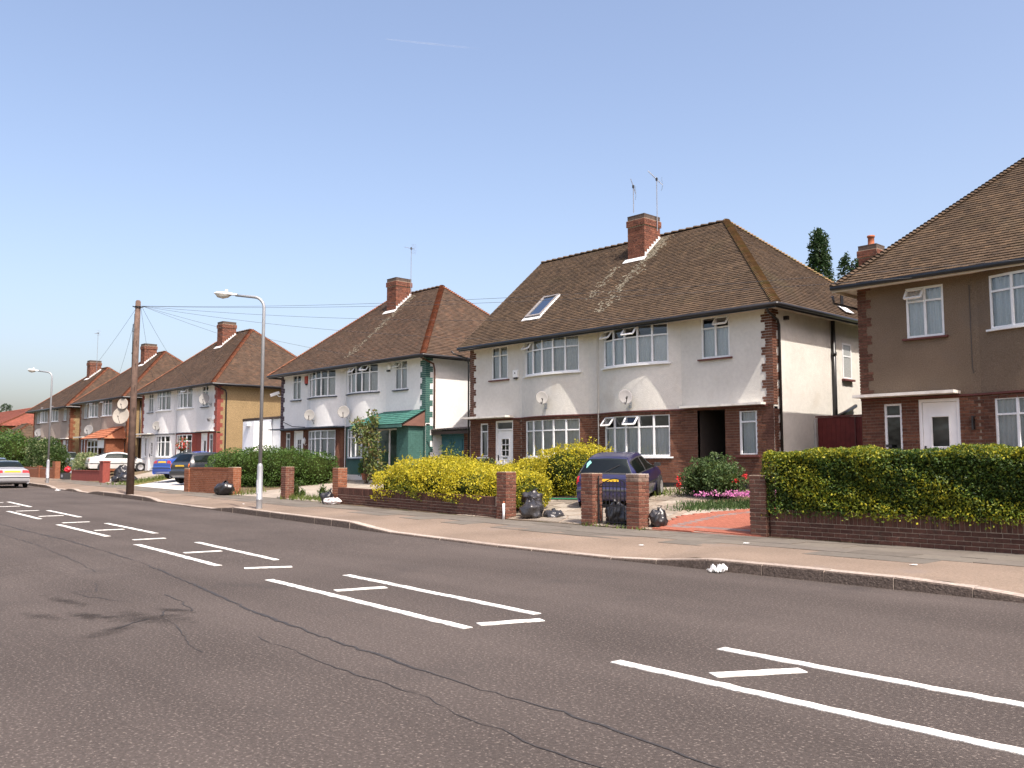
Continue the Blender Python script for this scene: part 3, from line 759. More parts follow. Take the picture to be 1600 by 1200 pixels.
def window(root, x0, x1, z0, z1, P, n, tf=.70, opens=(), fm=None, sm=None, cm=None, inset=.045, widths=None, transom=True, sill_out=.09, drop=.0, curtain_top=None, lead_lights=False):
    fm = fm or frame_w; cm = cm or net; fr = MB(); fw = .055; zt = lerp(z0, z1, tf)
    ws = widths or [1] * n; tot = sum(ws); us = [x0]
    for w in ws: us.append(us[-1] + (x1 - x0) * w / tot)
    us[-1] = x1; us[0] = x0
    e = .012
    pts = [Vector((u, P(u) + inset, 0)) for u in us]
    panes = []; sashes = []
    for i in range(n):
        a, b = pts[i], pts[i + 1]; t = (b - a).normalized(); nr = Vector((t.y, -t.x, 0))
        h = lambda p, z: Vector((p.x, p.y, z))
        bar(fr, h(a, z0 + fw / 2), h(b, z0 + fw / 2), fw, .06, nr); bar(fr, h(a, z1 - fw / 2), h(b, z1 - fw / 2), fw, .06, nr)
        if transom: bar(fr, h(a, zt), h(b, zt), .045, .056, nr)
        a2, b2 = a + t * .027, b - t * .027
        zr = [(z0 + fw, zt - .022, False), (zt + .022, z1 - fw, i in opens)] if transom else [(z0 + fw, z1 - fw, False)]
        for (za, zb, op) in zr:
            if op:
                # top-hung fanlight propped open
                ang = R(38); H = zb - za; top = h(a2, zb) + nr * .03; topb = h(b2, zb) + nr * .03
                dn = Vector((0, 0, -1)) * math.cos(ang) + nr * math.sin(ang)
                sashes.append((top, topb, dn, H, t))
            else:
                panes.append((h(a2, za), h(b2, za), h(b2, zb), h(a2, zb), nr))
    for i in range(n + 1):
        t = (pts[min(i + 1, n)] - pts[max(i - 1, 0)]).normalized(); nr = Vector((t.y, -t.x, 0))
        p = pts[i] + (t * .027 if i == 0 else (-t * .027 if i == n else Vector((0, 0, 0))))
        bar(fr, Vector((p.x, p.y, z0 + .001)), Vector((p.x, p.y, z1 - .001)), .055 if 0 < i < n else .05, .066, nr)
    w = fr.build('window', fm, root)
    for (a, b, c, d, nr) in panes:
        o = -nr * .004
        MB().quad(a + o, b + o, c + o, d + o).build('pane', glass, w)
    for (a, b, dn, H, t) in sashes:
        m = MB(); nn = t.cross(dn).normalized()
        for (p, q) in ((a, b), (a + dn * H, b + dn * H), (a, a + dn * H), (b, b + dn * H)):
            bar(m, p, q, .05, .035, nn)
        m.build('open_fanlight', upvc, w)
        MB().quad(a + dn * .02, a + dn * (H - .02), b + dn * (H - .02), b + dn * .02).build('pane', glass, w)
    # room behind and curtain
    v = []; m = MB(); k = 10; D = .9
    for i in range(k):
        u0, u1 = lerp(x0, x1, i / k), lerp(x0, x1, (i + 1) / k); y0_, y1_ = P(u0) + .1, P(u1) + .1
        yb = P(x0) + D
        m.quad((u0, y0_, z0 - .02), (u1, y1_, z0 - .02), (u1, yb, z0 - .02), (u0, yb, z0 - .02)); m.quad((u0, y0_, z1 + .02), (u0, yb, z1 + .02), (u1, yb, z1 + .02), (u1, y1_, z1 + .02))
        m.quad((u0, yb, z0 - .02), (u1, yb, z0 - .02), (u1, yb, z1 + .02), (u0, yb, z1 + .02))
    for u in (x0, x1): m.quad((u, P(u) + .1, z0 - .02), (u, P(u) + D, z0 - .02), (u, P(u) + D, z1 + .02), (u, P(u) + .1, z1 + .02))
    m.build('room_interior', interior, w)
    if cm != 'none':
        nseg = max(12, int((x1 - x0) / .022)); V = []; F = []; zc = curtain_top or lerp(z0, z1, tf + .02)
        ph = random.uniform(0, 6); wr_ = random.random()
        if curtain_top is None and wr_ > .62: zc = z1 - .06
        gap = (x0 + x1) / 2 if (wr_ < .3 and x1 - x0 > 1.5) else None; gw = (x1 - x0) * .12
        for i in range(nseg + 1):
            u = lerp(x0 + .04, x1 - .04, i / nseg); yy = P(u) + inset + .085 + .030 * math.sin(u * 48 + ph + 1.5 * math.sin(u * 7)) + .014 * math.sin(u * 19 + 2 * ph)
            V += [(u, yy, z0 + .05), (u, yy, zc)]
        for i in range(nseg):
            if gap is None or abs(V[2 * i][0] - gap) > gw: F.append((2 * i, 2 * i + 2, 2 * i + 3, 2 * i + 1))
        npobj('curtain', V, F, cm, w, smooth=True)
    if sm is not False:
        m = MB(); k = max(1, int((x1 - x0) / .2)); ext = .09
        ux = [lerp(x0 - ext, x1 + ext, i / k) for i in range(k + 1)]
        for a, b in zip(ux, ux[1:]):
            ya, yb = P(a), P(b); zt_, zb_ = z0 - .002, z0 - .052
            A = [(a, ya - sill_out, zb_), (a, ya - sill_out, zt_ - .008), (a, ya + .09, zt_), (a, ya + .09, zb_)]; B = [(b, yb - sill_out, zb_), (b, yb - sill_out, zt_ - .008), (b, yb + .09, zt_), (b, yb + .09, zb_)]
            m.quad(A[0], B[0], B[1], A[1]); m.quad(A[1], B[1], B[2], A[2]); m.quad(A[3], B[3], B[0], A[0])
            if a == ux[0]: m.quad(A[3], A[0], A[1], A[2])
            if b == ux[-1]: m.quad(B[0], B[3], B[2], B[1])
        m.build('sill', sm or fm, w)
    return w

def door(root, x0, x1, z0, z1, y, style='arch', m=None):
    m = m or upvc; fr = MB()
    fw = .07
    fr.box(x0, x0 + fw, y - .02, y + .08, z0, z1); fr.box(x1 - fw, x1, y - .02, y + .08, z0, z1); fr.box(x0 + fw, x1 - fw, y - .02, y + .08, z1 - fw, z1)
    if style == 'fan': fr.box(x0 + fw, x1 - fw, y - .015, y + .07, z1 - .36, z1 - .30)
    d = fr.build('door', m, root)
    zt = z1 - fw if style != 'fan' else z1 - .36
    a, b = x0 + fw + .006, x1 - fw - .006; cx = (a + b) / 2; w = (b - a)
    gx0, gx1 = cx - w * .24, cx + w * .24; gz0, gz1 = lerp(z0, zt, .50), lerp(z0, zt, .83)
    leaf = MB(); wall_face(leaf, a, b, z0 + .02, zt - .006, [(gx0, gx1, gz0, gz1)], lambda x: y + .02, rev=.03, step=5)
    # raised mouldings
    def ring(u0, u1, w0, w1, t=.022):
        leaf.box(u0, u1, y + .003, y + .022, w0, w0 + t); leaf.box(u0, u1, y + .003, y + .022, w1 - t, w1)
        leaf.box(u0, u0 + t, y + .003, y + .022, w0 + t, w1 - t); leaf.box(u1 - t, u1, y + .003, y + .022, w0 + t, w1 - t)
    ring(gx0 - .03, gx1 + .03, gz0 - .03, gz1 + .03)
    lz0, lz1 = z0 + .14, lerp(z0, zt, .43)
    ring(cx - w * .30, cx - .03, lz0, lz1); ring(cx + .03, cx + w * .30, lz0, lz1)
    leaf.build('door_leaf', m, d)
    MB().quad((gx0, y + .045, gz0), (gx1, y + .045, gz0), (gx1, y + .045, gz1), (gx0, y + .045, gz1)).build('pane', glass, d)
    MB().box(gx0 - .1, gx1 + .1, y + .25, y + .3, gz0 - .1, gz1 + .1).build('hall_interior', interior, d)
    if style in ('grid', 'fan'):
        g = MB()
        for k in (1, 2): g.box(gx0, gx1, y + .028, y + .04, lerp(gz0, gz1, k / 3) - .012, lerp(gz0, gz1, k / 3) + .012)
        g.box(cx - .012, cx + .012, y + .0285, y + .0405, gz0, gz1); g.build('glazing_bars', m, d)
    if style == 'fan':
        MB().quad((a, y + .03, zt + .06), (b, y + .03, zt + .06), (b, y + .03, z1 - fw), (a, y + .03, z1 - fw)).build('pane', glass, d)
        MB().box(a, b, y + .2, y + .24, zt + .05, z1 - fw).build('hall_interior', interior, d)
    h = MB(); hz = lerp(z0, zt, .46)
    h.box(a + .03, a + .06, y - .012, y + .018, hz - .1, hz + .1); h.tube([(a + .045, y - .01, hz), (a + .045, y - .05, hz), (a + .15, y - .05, hz)], .009, 6)
    h.build('door_handle', black, d)
    MB().box(cx - .12, cx + .12, y + .002, y + .016, lerp(z0, zt, .455) - .018, lerp(z0, zt, .455) + .018).build('letter_box', black, d)
    MB().box(x0 - .05, x1 + .05, y - .25, y + .1, z0 - .16, z0 - .002).build('door_step', concrete, d)
    return d

def gutter(root, pts, m=black, r=.058):
    mb = MB(); mb.tube(pts, r, 8); return mb.build('gutter', m, root, smooth=True)

def chimney(root, x0, x1, y0, y1, zb, zt, seed, m=None, pot=False):
    m = m or brick_chim
    c = MB().box(x0, x1, y0, y1, zb, zt - .04).build('chimney', mortar, root)
    brick_block('chimney_bricks', x0, x1, y0, y1, zb, zt - .40, m, c, seed=seed)
    e = .035
    MB().box(x0 - e, x1 + e, y0 - e, y1 + e, zt - .395, zt - .16).build('corbel_core', mortar, c)
    brick_block('corbel_bricks', x0 - e, x1 + e, y0 - e, y1 + e, zt - .395, zt - .165, m, c, seed=seed + 5)
    MB().box(x0 - .005, x1 + .005, y0 - .005, y1 + .005, zt - .16, zt - .02).prism([(x0 - .01, y0 - .01, zt - .02), (x1 + .01, y0 - .01, zt - .02), (x1 + .01, y1 + .01, zt - .02), (x0 - .01, y1 + .01, zt - .02)], (0, 0, .03)).build('chimney_cap', mat('sooty_brick', (.085, .062, .05), .95, .25, 10), c)
    if pot:
        MB().lathe([(.13, 0), (.12, .05), (.105, .1), (.10, .3), (.125, .31), (.125, .37), (.09, .37), (.085, .2)], 14, ((x0 + x1) / 2, (y0 + y1) / 2, zt)).build('chimney_pot', terracotta, c, smooth=True)
    return c

def quoin(root, cx, y0, z0, z1, side, m, single, fm):
    """toothed brick corner; side = +1 right-hand corner, -1 left-hand"""
    q = MB().box(min(cx, cx - side * .2), max(cx, cx - side * .2), y0 + .01, y0 + .2, z0, z1).build('quoin', fm, root)
    V = []; F = []; z = z0; k = 0; pr = .014
    def put(xa, xb, ya, yb, za, zb):
        if single: brick_obj(q, ((xa + xb) / 2, (ya + yb) / 2, (za + zb) / 2), (xb - xa, yb - ya, zb - za), m)
        else:
            b = MB().box(xa, xb, ya, yb, za, zb); n = len(V); V.extend(b.v); F.extend(tuple(n + i for i in f) for f in b.f)
    while z + .066 < z1:
        long_front = (k // 3) % 2 == 0
        lf, ls = (.338, .215) if long_front else (.215, .338)
        if not single: lf, ls = (.36, .22) if long_front else (.24, .36)
        zb = z + .066; h = k % 2
        # corner brick
        c_l = .215 if h == 0 else .102
        xa, xb = cx + side * pr, cx - side * (c_l - pr)
        d_l = .102 if h == 0 else .215
        if not single: c_l, d_l = lf, ls; xa, xb = cx + side * pr, cx - side * lf
        put(min(xa, xb), max(xa, xb), y0 - pr, y0 + d_l - pr, z, zb)
        if single:
            s0 = c_l - pr + .011
            while s0 < lf - .04:
                s1 = min(s0 + .215, lf); a, b = cx - side * s0, cx - side * s1
                put(min(a, b), max(a, b), y0 - pr, y0 + .08, z, zb); s0 = s1 + .011
            s0 = d_l - pr + .011
            while s0 < ls - .04:
                s1 = min(s0 + .215, ls); a, b = cx + side * pr, cx - side * .08
                put(min(a, b), max(a, b), y0 + s0, y0 + s1, z, zb); s0 = s1 + .011
        else:
            pass
        z += .077; k += 1
    if not single:
        npobj('quoin_bricks', V, F, m, q, kind='stuff')
    return q

def house(label, L, Wd, z0, up, side, quoins, brick, tiles, hip, left='hip', ov=.45, F=22.0, depth=8.0, seed=0, frames=None, sills=(None, None), gut=black, fas=None,
          right_door='passage', quoin_single=False, opens={}, curtains={}, detail=True, chim=True, left_door='grid', ze=5.88, zr=9.85, wall_ground=None, ground_mats=None, quoin_l=None, name='semi_detached_house', canopy=True):
    k = Wd / 12.95; X = lambda u: L + u * k; Rx = L + Wd
    root = thing(name, label, 'house', ((L + Rx) / 2, F + depth / 2, z0))
    bc = (X(4.5), X(8.2)); hw = 1.66 * k; bd = .38
    def P(x):
        d = 0
        for c in bc:
            t = (x - c) / hw
            if abs(t) < 1: d = bd * (1 - t * t)
        return F - d
    z_up = z0 + 2.34; zt = ze - .04
    wu0, wu1 = z0 + 3.78, z0 + 5.02; wg0, wg1 = z0 + .92, z0 + 2.22
    small_l, small_r = (X(1.22), X(2.12), wu0, wu1), (X(10.6), X(11.58), wu0, wu1)
    bl, br = (X(3.2), X(5.8)), (X(6.9), X(9.5))
    ops_u = [small_l, (bl[0], bl[1], wu0, wu1), (br[0], br[1], wu0, wu1), small_r]
    m = MB(); wall_face(m, L, Rx, z_up, zt, ops_u, P); m.build('upper_wall', up, root)
    ops_g = [(X(.57), X(1.01), z0 + .94, z0 + 2.2), (X(1.42), X(2.38), z0 - .1, z0 + 2.26), (bl[0], bl[1], wg0, wg1), (br[0], br[1], wg0, wg1), (X(11.83), X(12.4), z0 + .94, z0 + 2.22)]
    if right_door == 'passage': ops_g.append((X(10.4), X(11.36), z0 - .1, z0 + 2.3))
    elif right_door == 'door': ops_g.append((X(10.57), X(11.53), z0 - .1, z0 + 2.26))
    Pg = lambda x: P(x) + .025
    zg0 = z0 - .1
    if brick is not None and ground_mats is None:
        m = MB(); wall_face(m, L, Rx, zg0, z_up, ops_g, Pg); m.build('brick_backing', mortar_dark, root)
        V = []; Fc = []
        bricks_face(V, Fc, lambda u, o: (u, Pg(u) - o), L, Rx, z0 + .14, z_up - .02, ops_g, seed=seed)
        npobj('brickwork', V, Fc, brick, root, kind='stuff')
        pl = MB(); wall_face(pl, L, Rx, zg0, z0 + .13, [(o[0], o[1], o[2], o[3]) for o in ops_g if o[2] < z0], lambda x: Pg(x) - .03); pl.build('plinth', black, root)
    else:
        for (u0, u1, gm) in (ground_mats or [(0, 12.95, brick)]):
            m = MB(); wall_face(m, X(u0), X(u1), zg0, z_up, [o for o in ops_g if o[0] >= X(u0) - .01 and o[1] <= X(u1) + .01], Pg); m.build('ground_floor_wall', gm, root)
    # drip course between the storeys
    dm = MB(); xs = list(np.arange(L, Rx + .01, .2))
    for a, b in zip(xs, xs[1:]):
        A = [(a, P(a) - .03, z_up - .045), (a, P(a) - .03, z_up - .005), (a, P(a) + .05, z_up - .003), (a, P(a) + .05, z_up - .045)]; B = [(b, P(b) - .03, z_up - .045), (b, P(b) - .03, z_up - .005), (b, P(b) + .05, z_up - .003), (b, P(b) + .05, z_up - .045)]
        for q in ((0, 1), (1, 2), (3, 0)): dm.quad(A[q[0]], B[q[0]], B[q[1]], A[q[1]])
    dm.build('drip_course', sills[0] or sill_red, root)
    # side and rear walls
    sw = MB()
    sw.quad((Rx, F, zg0), (Rx, F + depth, zg0), (Rx, F + depth, zt), (Rx, F, zt))
    sw.build('side_wall', side, root)
    MB().quad((L, F + depth, zg0), (L, F, zg0), (L, F, zt), (L, F + depth, zt)).quad((Rx, F + depth, zg0), (L, F + depth, zg0), (L, F + depth, zt), (Rx, F + depth, zt)).build('rear_wall', side, root)
    # eaves
    x0, x1, y0, y1 = L - ov, Rx + ov, F - ov - .05, F + depth + ov
    if left != 'hip': x0 = L - .12
    e = MB().box(x0 + .03, x1 - .03, y0 + .03, y1 - .03, ze - .075, ze - .045)
    e.build('soffit', fas or soffit, root)
    fb = MB().box(x0 + .005, x1 - .005, y0 + .005, y0 + .03, ze - .15, ze - .02).box(x1 - .03, x1 - .005, y0 + .03, y1 - .03, ze - .15, ze - .02)
    if left == 'hip': fb.box(x0 + .005, x0 + .03, y0 + .03, y1 - .03, ze - .15, ze - .02)
    fb.build('fascia', fas or black, root)
    gz = ze - .055
    gutter(root, [(x0, y0 - .045, gz), (x1 + .03, y0 - .045, gz), (x1 + .045, y0 - .02, gz), (x1 + .045, y1, gz)], gut)
    rise = (y0 + y1) / 2 - y0
    xl = x0 + rise if left == 'hip' else L - .06
    ro = roof(root, x0, x1, y0, y1, ze, zr, xl, x1 - rise, left, tiles, hip, seed=seed)
    if left != 'hip':
        MB().tri((L, F, zt), (L, F + depth, zt), (L, F + depth / 2, zr - .1)).build('gable_wall', side, root)
    # quoins
    if quoins is not None:
        quoin(root, Rx, F, z_up if brick is not None else z0, zt, 1, quoins if not quoin_single else brick_q, quoin_single, mortar if quoin_single else quoins)
        quoin(root, L, F, z_up, zt, -1, quoin_l or (brick_q if quoin_single else quoins), quoin_single, mortar if quoin_single else quoins)
        quoin(root, Rx, F + .02, z0, z_up - .05, 1, quoins if ground_mats else (brick_dark if quoin_single else quoins), False, mortar_dark)
    # windows
    fm = frames or frame_w; s0, s1 = sills
    g = lambda key: opens.get(key, ())
    cu = lambda key: curtains.get(key, net)
    flat = lambda x: F
    window(root, *small_l, flat, 2, .72, g('sl'), fm, s0 or sill_red, cu('sl'))
    window(root, bl[0], bl[1], wu0, wu1, P, 5, .70, g('bl'), fm, s1, cu('bl'))
    window(root, br[0], br[1], wu0, wu1, P, 5, .70, g('br'), fm, s1, cu('br'))
    window(root, *small_r, flat, 2, .72, g('sr'), fm, s0 or sill_red, cu('sr'))
    fg = lambda x: F + .025
    window(root, *ops_g[0], fg, 1, .75, (), fm, s1, cu('ng') if detail else curtain_d)
    window(root, bl[0], bl[1], wg0, wg1, Pg, 5, .70, g('gl'), fm, s1, cu('gl'))
    window(root, br[0], br[1], wg0, wg1, Pg, 5, .70, g('gr'), fm, s1, cu('gr'))
    window(root, *ops_g[4], fg, 1, .74, (), fm, s0 or sill_red, cu('nr'))
    if left_door: door(root, X(1.42), X(2.38), z0 + .06, z0 + 2.26, F + .06, left_door)
    if right_door == 'door': door(root, X(10.57), X(11.53), z0 + .06, z0 + 2.26, F + .06, 'arch')
    if right_door == 'passage':
        a, b = X(10.4), X(11.36); y = F + .02; d = 3.2
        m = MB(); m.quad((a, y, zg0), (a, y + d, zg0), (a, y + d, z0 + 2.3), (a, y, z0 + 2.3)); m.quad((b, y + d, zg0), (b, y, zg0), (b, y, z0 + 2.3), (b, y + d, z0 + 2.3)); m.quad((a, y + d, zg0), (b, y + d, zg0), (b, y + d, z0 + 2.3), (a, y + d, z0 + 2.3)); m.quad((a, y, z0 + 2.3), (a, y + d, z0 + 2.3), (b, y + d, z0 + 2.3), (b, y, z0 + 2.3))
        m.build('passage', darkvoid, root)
    if canopy:
        MB().box(L - .03, X(2.42), F - .42, F + .02, z0 + 2.36, z0 + 2.43).build('door_canopy', slabwhite, root)
    if right_door:
        MB().box(X(9.95), Rx - .24, F - .26, F + .02, z0 + 2.345, z0 + 2.41).build('door_canopy', slabwhite, root)
    # party wall pipe
    MB().box(X(6.42), X(6.42) + .07, F - .03, F - .002, z_up + .02, zt).build('party_strip', up, root)
    MB().tube([(X(6.55), F - .045, z0), (X(6.55), F - .045, zt)], .018, 6).build('waste_pipe', up, root)
    if chim:
        cx = X(5.88); sl = (zr - ze) / rise
        c0, c1 = cx - .40, cx + .36; ya, yb = F + 2.85, F + 3.75
        zb = ze + (ya - y0) * sl - .12
        ch = chimney(root, c0, c1, ya, yb, zb, zr + .60, seed + 40)
        fl = MB()
        fl.obox(((c0 + c1) / 2, ya - .10, ze + (ya - .10 - y0) * sl + .035), (.5, 0, 0), Vector((0, 1, sl)).normalized() * .12, Vector((0, -sl, 1)).normalized() * .006)
        n = 7
        for i in range(n):
            y = lerp(ya, yb, (i + .5) / n); zz = ze + (y - y0) * sl
            fl.box(c1 + .012, c1 + .022, y - .07, y + .06, zz - .02, zz + .14)
        fl.build('flashing', lead, ch)
    return root, X, P

# ------------------------------------------------------------------ houses
h0, X0, P0 = house('brown pebbledash house at the far right, white front door behind the clipped hedge', -10.65, 12.95, .8, st_taupe, st_taupe, brick_o, brick_i, tile_b, tile_b, seed=100,
    quoin_single=True, opens={'sl': (0,)}, left_door='arch', fas=soffit, curtains={'ng': 'none'}, right_door='door', ze=6.04, zr=10.2)
h1, X1, P1 = house('cream rendered semi-detached pair with roof window and brick-edged corners', -26.1, 12.95, .8, st_cream, st_cream, brick_o, brick_i, tile_b, tile_moss, left='gable', seed=200,
    quoin_single=True, opens={'bl': (0,), 'br': (0, 2), 'sr': (1,), 'gr': (0, 2)}, left_door='fan', curtains={'bl': curtain_d, 'sl': curtain_d, 'gl': curtain_d, 'ng': curtain_d})
h2, X2, P2 = house('white rendered pair with green painted corner and green porch', -40.85, 11.95, .8, st_white, st_white, brick_green, brick_i, tile_b2, tile_hip, seed=300, right_door=None,
    sills=(sill_navy, sill_navy), opens={'br': (1, 3), 'sr': (0,)}, quoin_l=brick_navy, curtains={'bl': curtain_d, 'br': curtain_d, 'sr': curtain_d, 'gl': curtain_d, 'gr': curtain_d, 'sl': curtain_d},
    ground_mats=[(0, 6.55, brick_i), (6.55, 12.95, brick_green)], canopy=False)
h3, X3, P3 = house('white pair with red painted corner and ochre side wall behind the parked blue car', -59.4, 11.2, .95, st_white2, st_ochre, brick_redpaint, st_white2, tile_b2, tile_hip, seed=400, right_door='door',
    sills=(sill_navy, None), opens={'br': (3,)}, curtains={'bl': curtain_d, 'br': curtain_d, 'gl': curtain_d, 'gr': curtain_d, 'sl': curtain_d, 'sr': curtain_d}, ground_mats=[(0, 6.4, st_white2), (6.4, 12.95, brick_redpaint)], ze=5.97, zr=9.9)
h4, X4, P4 = house('beige rendered pair with terracotta porch roof and two big satellite dishes', -71.9, 9.9, 1.0, st_beige, st_ochre, brick_red, brick_red, tile_b2, tile_hip, seed=500, right_door=None,
    opens={'bl': (1, 3), 'br': (0, 2)}, curtains={'bl': curtain_d, 'br': curtain_d, 'gl': curtain_d}, ground_mats=[(0, 12.95, brick_red)], ze=5.95, zr=9.75)
h5, X5, P5 = house('farthest beige rendered pair, open casements, beyond the tall dark bushes', -84.0, 9.9, 1.0, st_beige, st_ochre, brick_red, brick_red, tile_b2, tile_hip, seed=600, right_door='door',
    opens={'bl': (0,), 'br': (0,)}, curtains={'bl': curtain_d, 'br': curtain_d}, ground_mats=[(0, 12.95, brick_red)], ze=5.85, zr=9.5)

# roof window on the cream pair
SL1 = (9.85 - 5.88) / 4.475; y01 = 21.5
def roofpt(x, y, h=0.0):
    n = Vector((0, -SL1, 1)).normalized(); return Vector((x, y, 5.88 + (y - y01) * SL1)) + n * h
def roofpanel(mb, xa, xb, ya, yb, ha, hb):
    A = [roofpt(xa, ya, ha), roofpt(xb, ya, ha), roofpt(xb, yb, ha), roofpt(xa, yb, ha)]; n = Vector((0, -SL1, 1)).normalized() * (hb - ha)
    mb.prism(A, n)
rwx0, rwx1, rwy0, rwy1 = -23.62, -22.82, 22.55, 23.55
rw = MB()
for (a, b, c, d) in ((rwx0, rwx0 + .07, rwy0, rwy1), (rwx1 - .07, rwx1, rwy0, rwy1), (rwx0 + .07, rwx1 - .07, rwy0, rwy0 + .06), (rwx0 + .07, rwx1 - .07, rwy1 - .06, rwy1)): roofpanel(rw, a, b, c, d, .0, .09)
rw = rw.build('roof_window', mat('roof_window_frame', (.22, .20, .19), .5, .1), h1)
p = MB(); roofpanel(p, rwx0 + .07, rwx1 - .07, rwy0 + .06, rwy1 - .06, .05, .056); p.build('pane', glassmat('roof_glass', (.85, .92, 1), .35, (.5, .5, .5)), rw)
p = MB(); roofpanel(p, rwx0 + .04, rwx1 - .04, rwy0 + .03, rwy1 - .03, .018, .022); p.build('blind', mat('blind', (.34, .30, .24), .9, .1), rw)
p = MB(); roofpanel(p, rwx0 - .08, rwx1 + .08, rwy0 - .14, rwy0 - .005, .022, .034); p.build('flashing', lead, rw)
p = MB(); roofpanel(p, rwx0 - .045, rwx0 - .005, rwy0, rwy1, .0, .055); roofpanel(p, rwx1 + .005, rwx1 + .045, rwy0, rwy1, .0, .055); p.build('side_flashing', frame_w, rw)

# lichen and lime runs below the chimneys (patchy crust on the tiles)
def lichen_run(root, xc, y_a, y_b, sl, y0, ze, n, width, seed, drift=0.0):
    r = random.Random(seed); mb = MB()
    for i in range(n):
        t = r.random(); y = lerp(y_a, y_b, t); x = xc + drift * (1 - t) + r.gauss(0, width * (.5 + .5 * abs(math.sin(9 * t))))
        s = r.uniform(.02, .055); z = ze + (y - y0) * sl; up = Vector((0, 1, sl)).normalized(); nn = Vector((0, -sl, 1)).normalized(); c = Vector((x, y, z)) + nn * .02
        k = r.randint(5, 7); pts = []
        for q in range(k):
            a = 2 * math.pi * q / k; rr = s * r.uniform(.5, 1.1); pts.append(c + Vector((1, 0, 0)) * rr * 1.3 * math.cos(a) + up * rr * math.sin(a))
        mb.poly(pts)
    mb.build('lichen_patch', lichen, root, kind='stuff')
lichen_run(h1, -19.72, 22.2, 25.6, SL1, 21.5, 5.88, 300, .2, 1)
lichen_run(h1, -19.6, 24.6, 25.85, SL1, 21.5, 5.88, 260, .16, 2)
lichen_run(h1, -20.9, 23.0, 24.6, SL1, 21.5, 5.88, 90, .14, 3)
lichen_run(h2, X2(6.62), 21.9, 25.7, SL1, 21.5, 5.88, 300, .17, 4)

# second small stack on the cream pair, at its rear corner, with a pot
chimney(h1, -13.82, -13.2, 28.7, 29.3, 6.0, 8.78, 77, pot=True)

# pipes, vents and side window of the cream pair
MB().tube([(-13.02, 21.55, 5.80), (-13.02, 21.62, 5.66), (-13.08, 22.20, 5.50), (-13.08, 22.27, 5.36), (-13.08, 22.27, .9)], .036, 8).build('downpipe', black, h1, smooth=True)
MB().tube([(-13.08, 25.35, 5.80), (-13.08, 25.35, .85)], .062, 10).tube([(-13.08, 25.35, 4.75), (-13.08, 25.35, 4.85)], .085, 10).tube([(-13.08, 25.35, 2.85), (-13.08, 25.35, 2.95)], .085, 10).tube([(-13.06, 26.6, 3.28), (-13.06, 25.9, 3.05), (-13.08, 25.4, 2.9)], .06, 8).build('soil_pipe', black, h1, smooth=True)
w = MB().box(-13.17, -13.12, 25.98, 26.03, 4.1, 5.2).box(-13.17, -13.12, 26.5, 26.55, 4.1, 5.2).box(-13.17, -13.121, 26.03, 26.5, 4.1, 4.15).box(-13.17, -13.121, 26.03, 26.5, 5.15, 5.2).box(-13.17, -13.121, 26.03, 26.5, 4.78, 4.82).build('side_window', frame_w, h1)
MB().quad((-13.135, 26.03, 4.15), (-13.135, 26.5, 4.15), (-13.135, 26.5, 5.15), (-13.135, 26.03, 5.15)).build('pane', mat('frosted_pane', (.30, .31, .30), .25, .2, 30, spec=.6), w)
MB().box(-13.16, -13.04, 25.93, 26.6, 4.03, 4.09).build('sill', sill_red, w)
MB().box(-13.16, -13.02, 22.62, 22.72, 5.55, 5.66).build('vent', black, h1)
MB().tube([(-26.65, 21.5, 5.80), (-26.62, 21.6, 5.7), (-26.25, 21.95, 5.52), (-26.17, 21.97, 5.3), (-26.17, 21.97, .8)], .034, 8).build('downpipe', black, h1, smooth=True)
MB().tube([(-11.08, 21.5, 5.80), (-11.08, 21.58, 5.62), (-10.75, 22.15, 5.5), (-10.72, 22.3, 5.35), (-10.72, 22.3, .8)], .034, 8).build('downpipe', black, h0, smooth=True)
MB().tube([(X0(2.72), 21.985, 5.7), (X0(2.72), 21.985, 3.75), (X0(2.74), 21.985, 3.62), (X0(2.78), 21.985, 3.66)], .006, 5).build('cable', wirem, h0)
MB().obox((-9.95, 21.93, 1.95), (.07, 0, 0), (0, .01, 0), (0, 0, .035)).build('bell_plate', plastic_dk, h0)
MB().box(-7.98, -7.94, 21.9, 22.02, 2.3, 2.62).build('wall_bracket', black, h0)
# rear roof vent seen past the brown house
MB().tube([(-13.05, 25.9, 6.35), (-13.05, 25.9, 6.75)], .05, 8).build('vent_pipe', black, h1)
MB().obox((-12.98, 26.0, 6.22), (.14, 0, -.12), (0, .25, 0), (.006, 0, .006)).build('vent_flashing', lead, h1)

# white pair with green porch: porch, pipes
zp = .8
MB().tube([(-28.85, 21.6, 5.8), (-28.85, 22.35, 5.55), (-28.84, 22.4, 5.3), (-28.84, 22.4, 2.9)], .036, 8).build('downpipe', pipebrown, h2, smooth=True)
px0, px1, py = -32.6, -28.92, 20.9
porch = MB().box(px1 - .9, px1 - .12, py + .35, 21.98, .75, 3.05).build('porch', brick_green, h2)
V = []; Fc = []
bricks_face(V, Fc, lambda u, o: (px1 - .12 + o, u), py + .35, 21.98, .8, 3.0, pr=.006, seed=61)
bricks_face(V, Fc, lambda u, o: (u, py + .35 - o), px1 - .9, px1 - .12, .8, 3.0, pr=.006, seed=62)
npobj('porch_bricks', V, Fc, brick_green, porch, kind='stuff')
V = []; Fc = []
e_ = np.array([1.0, 0, 0]); A = np.array([px0, py - .12, 3.06]); up_ = np.array([0, 21.99 - (py - .12), .62]); sl_ = np.linalg.norm(up_); up_ /= sl_
tile_field(V, Fc, A, e_, up_, sl_, lambda t: .35 * t / sl_, lambda t: px1 - px0 + .05, gauge=.19, tw=.26, th=.02, seed=63)
npobj('porch_roof_tiles', np.concatenate(V), np.concatenate(Fc), tile_green, porch, kind='stuff')
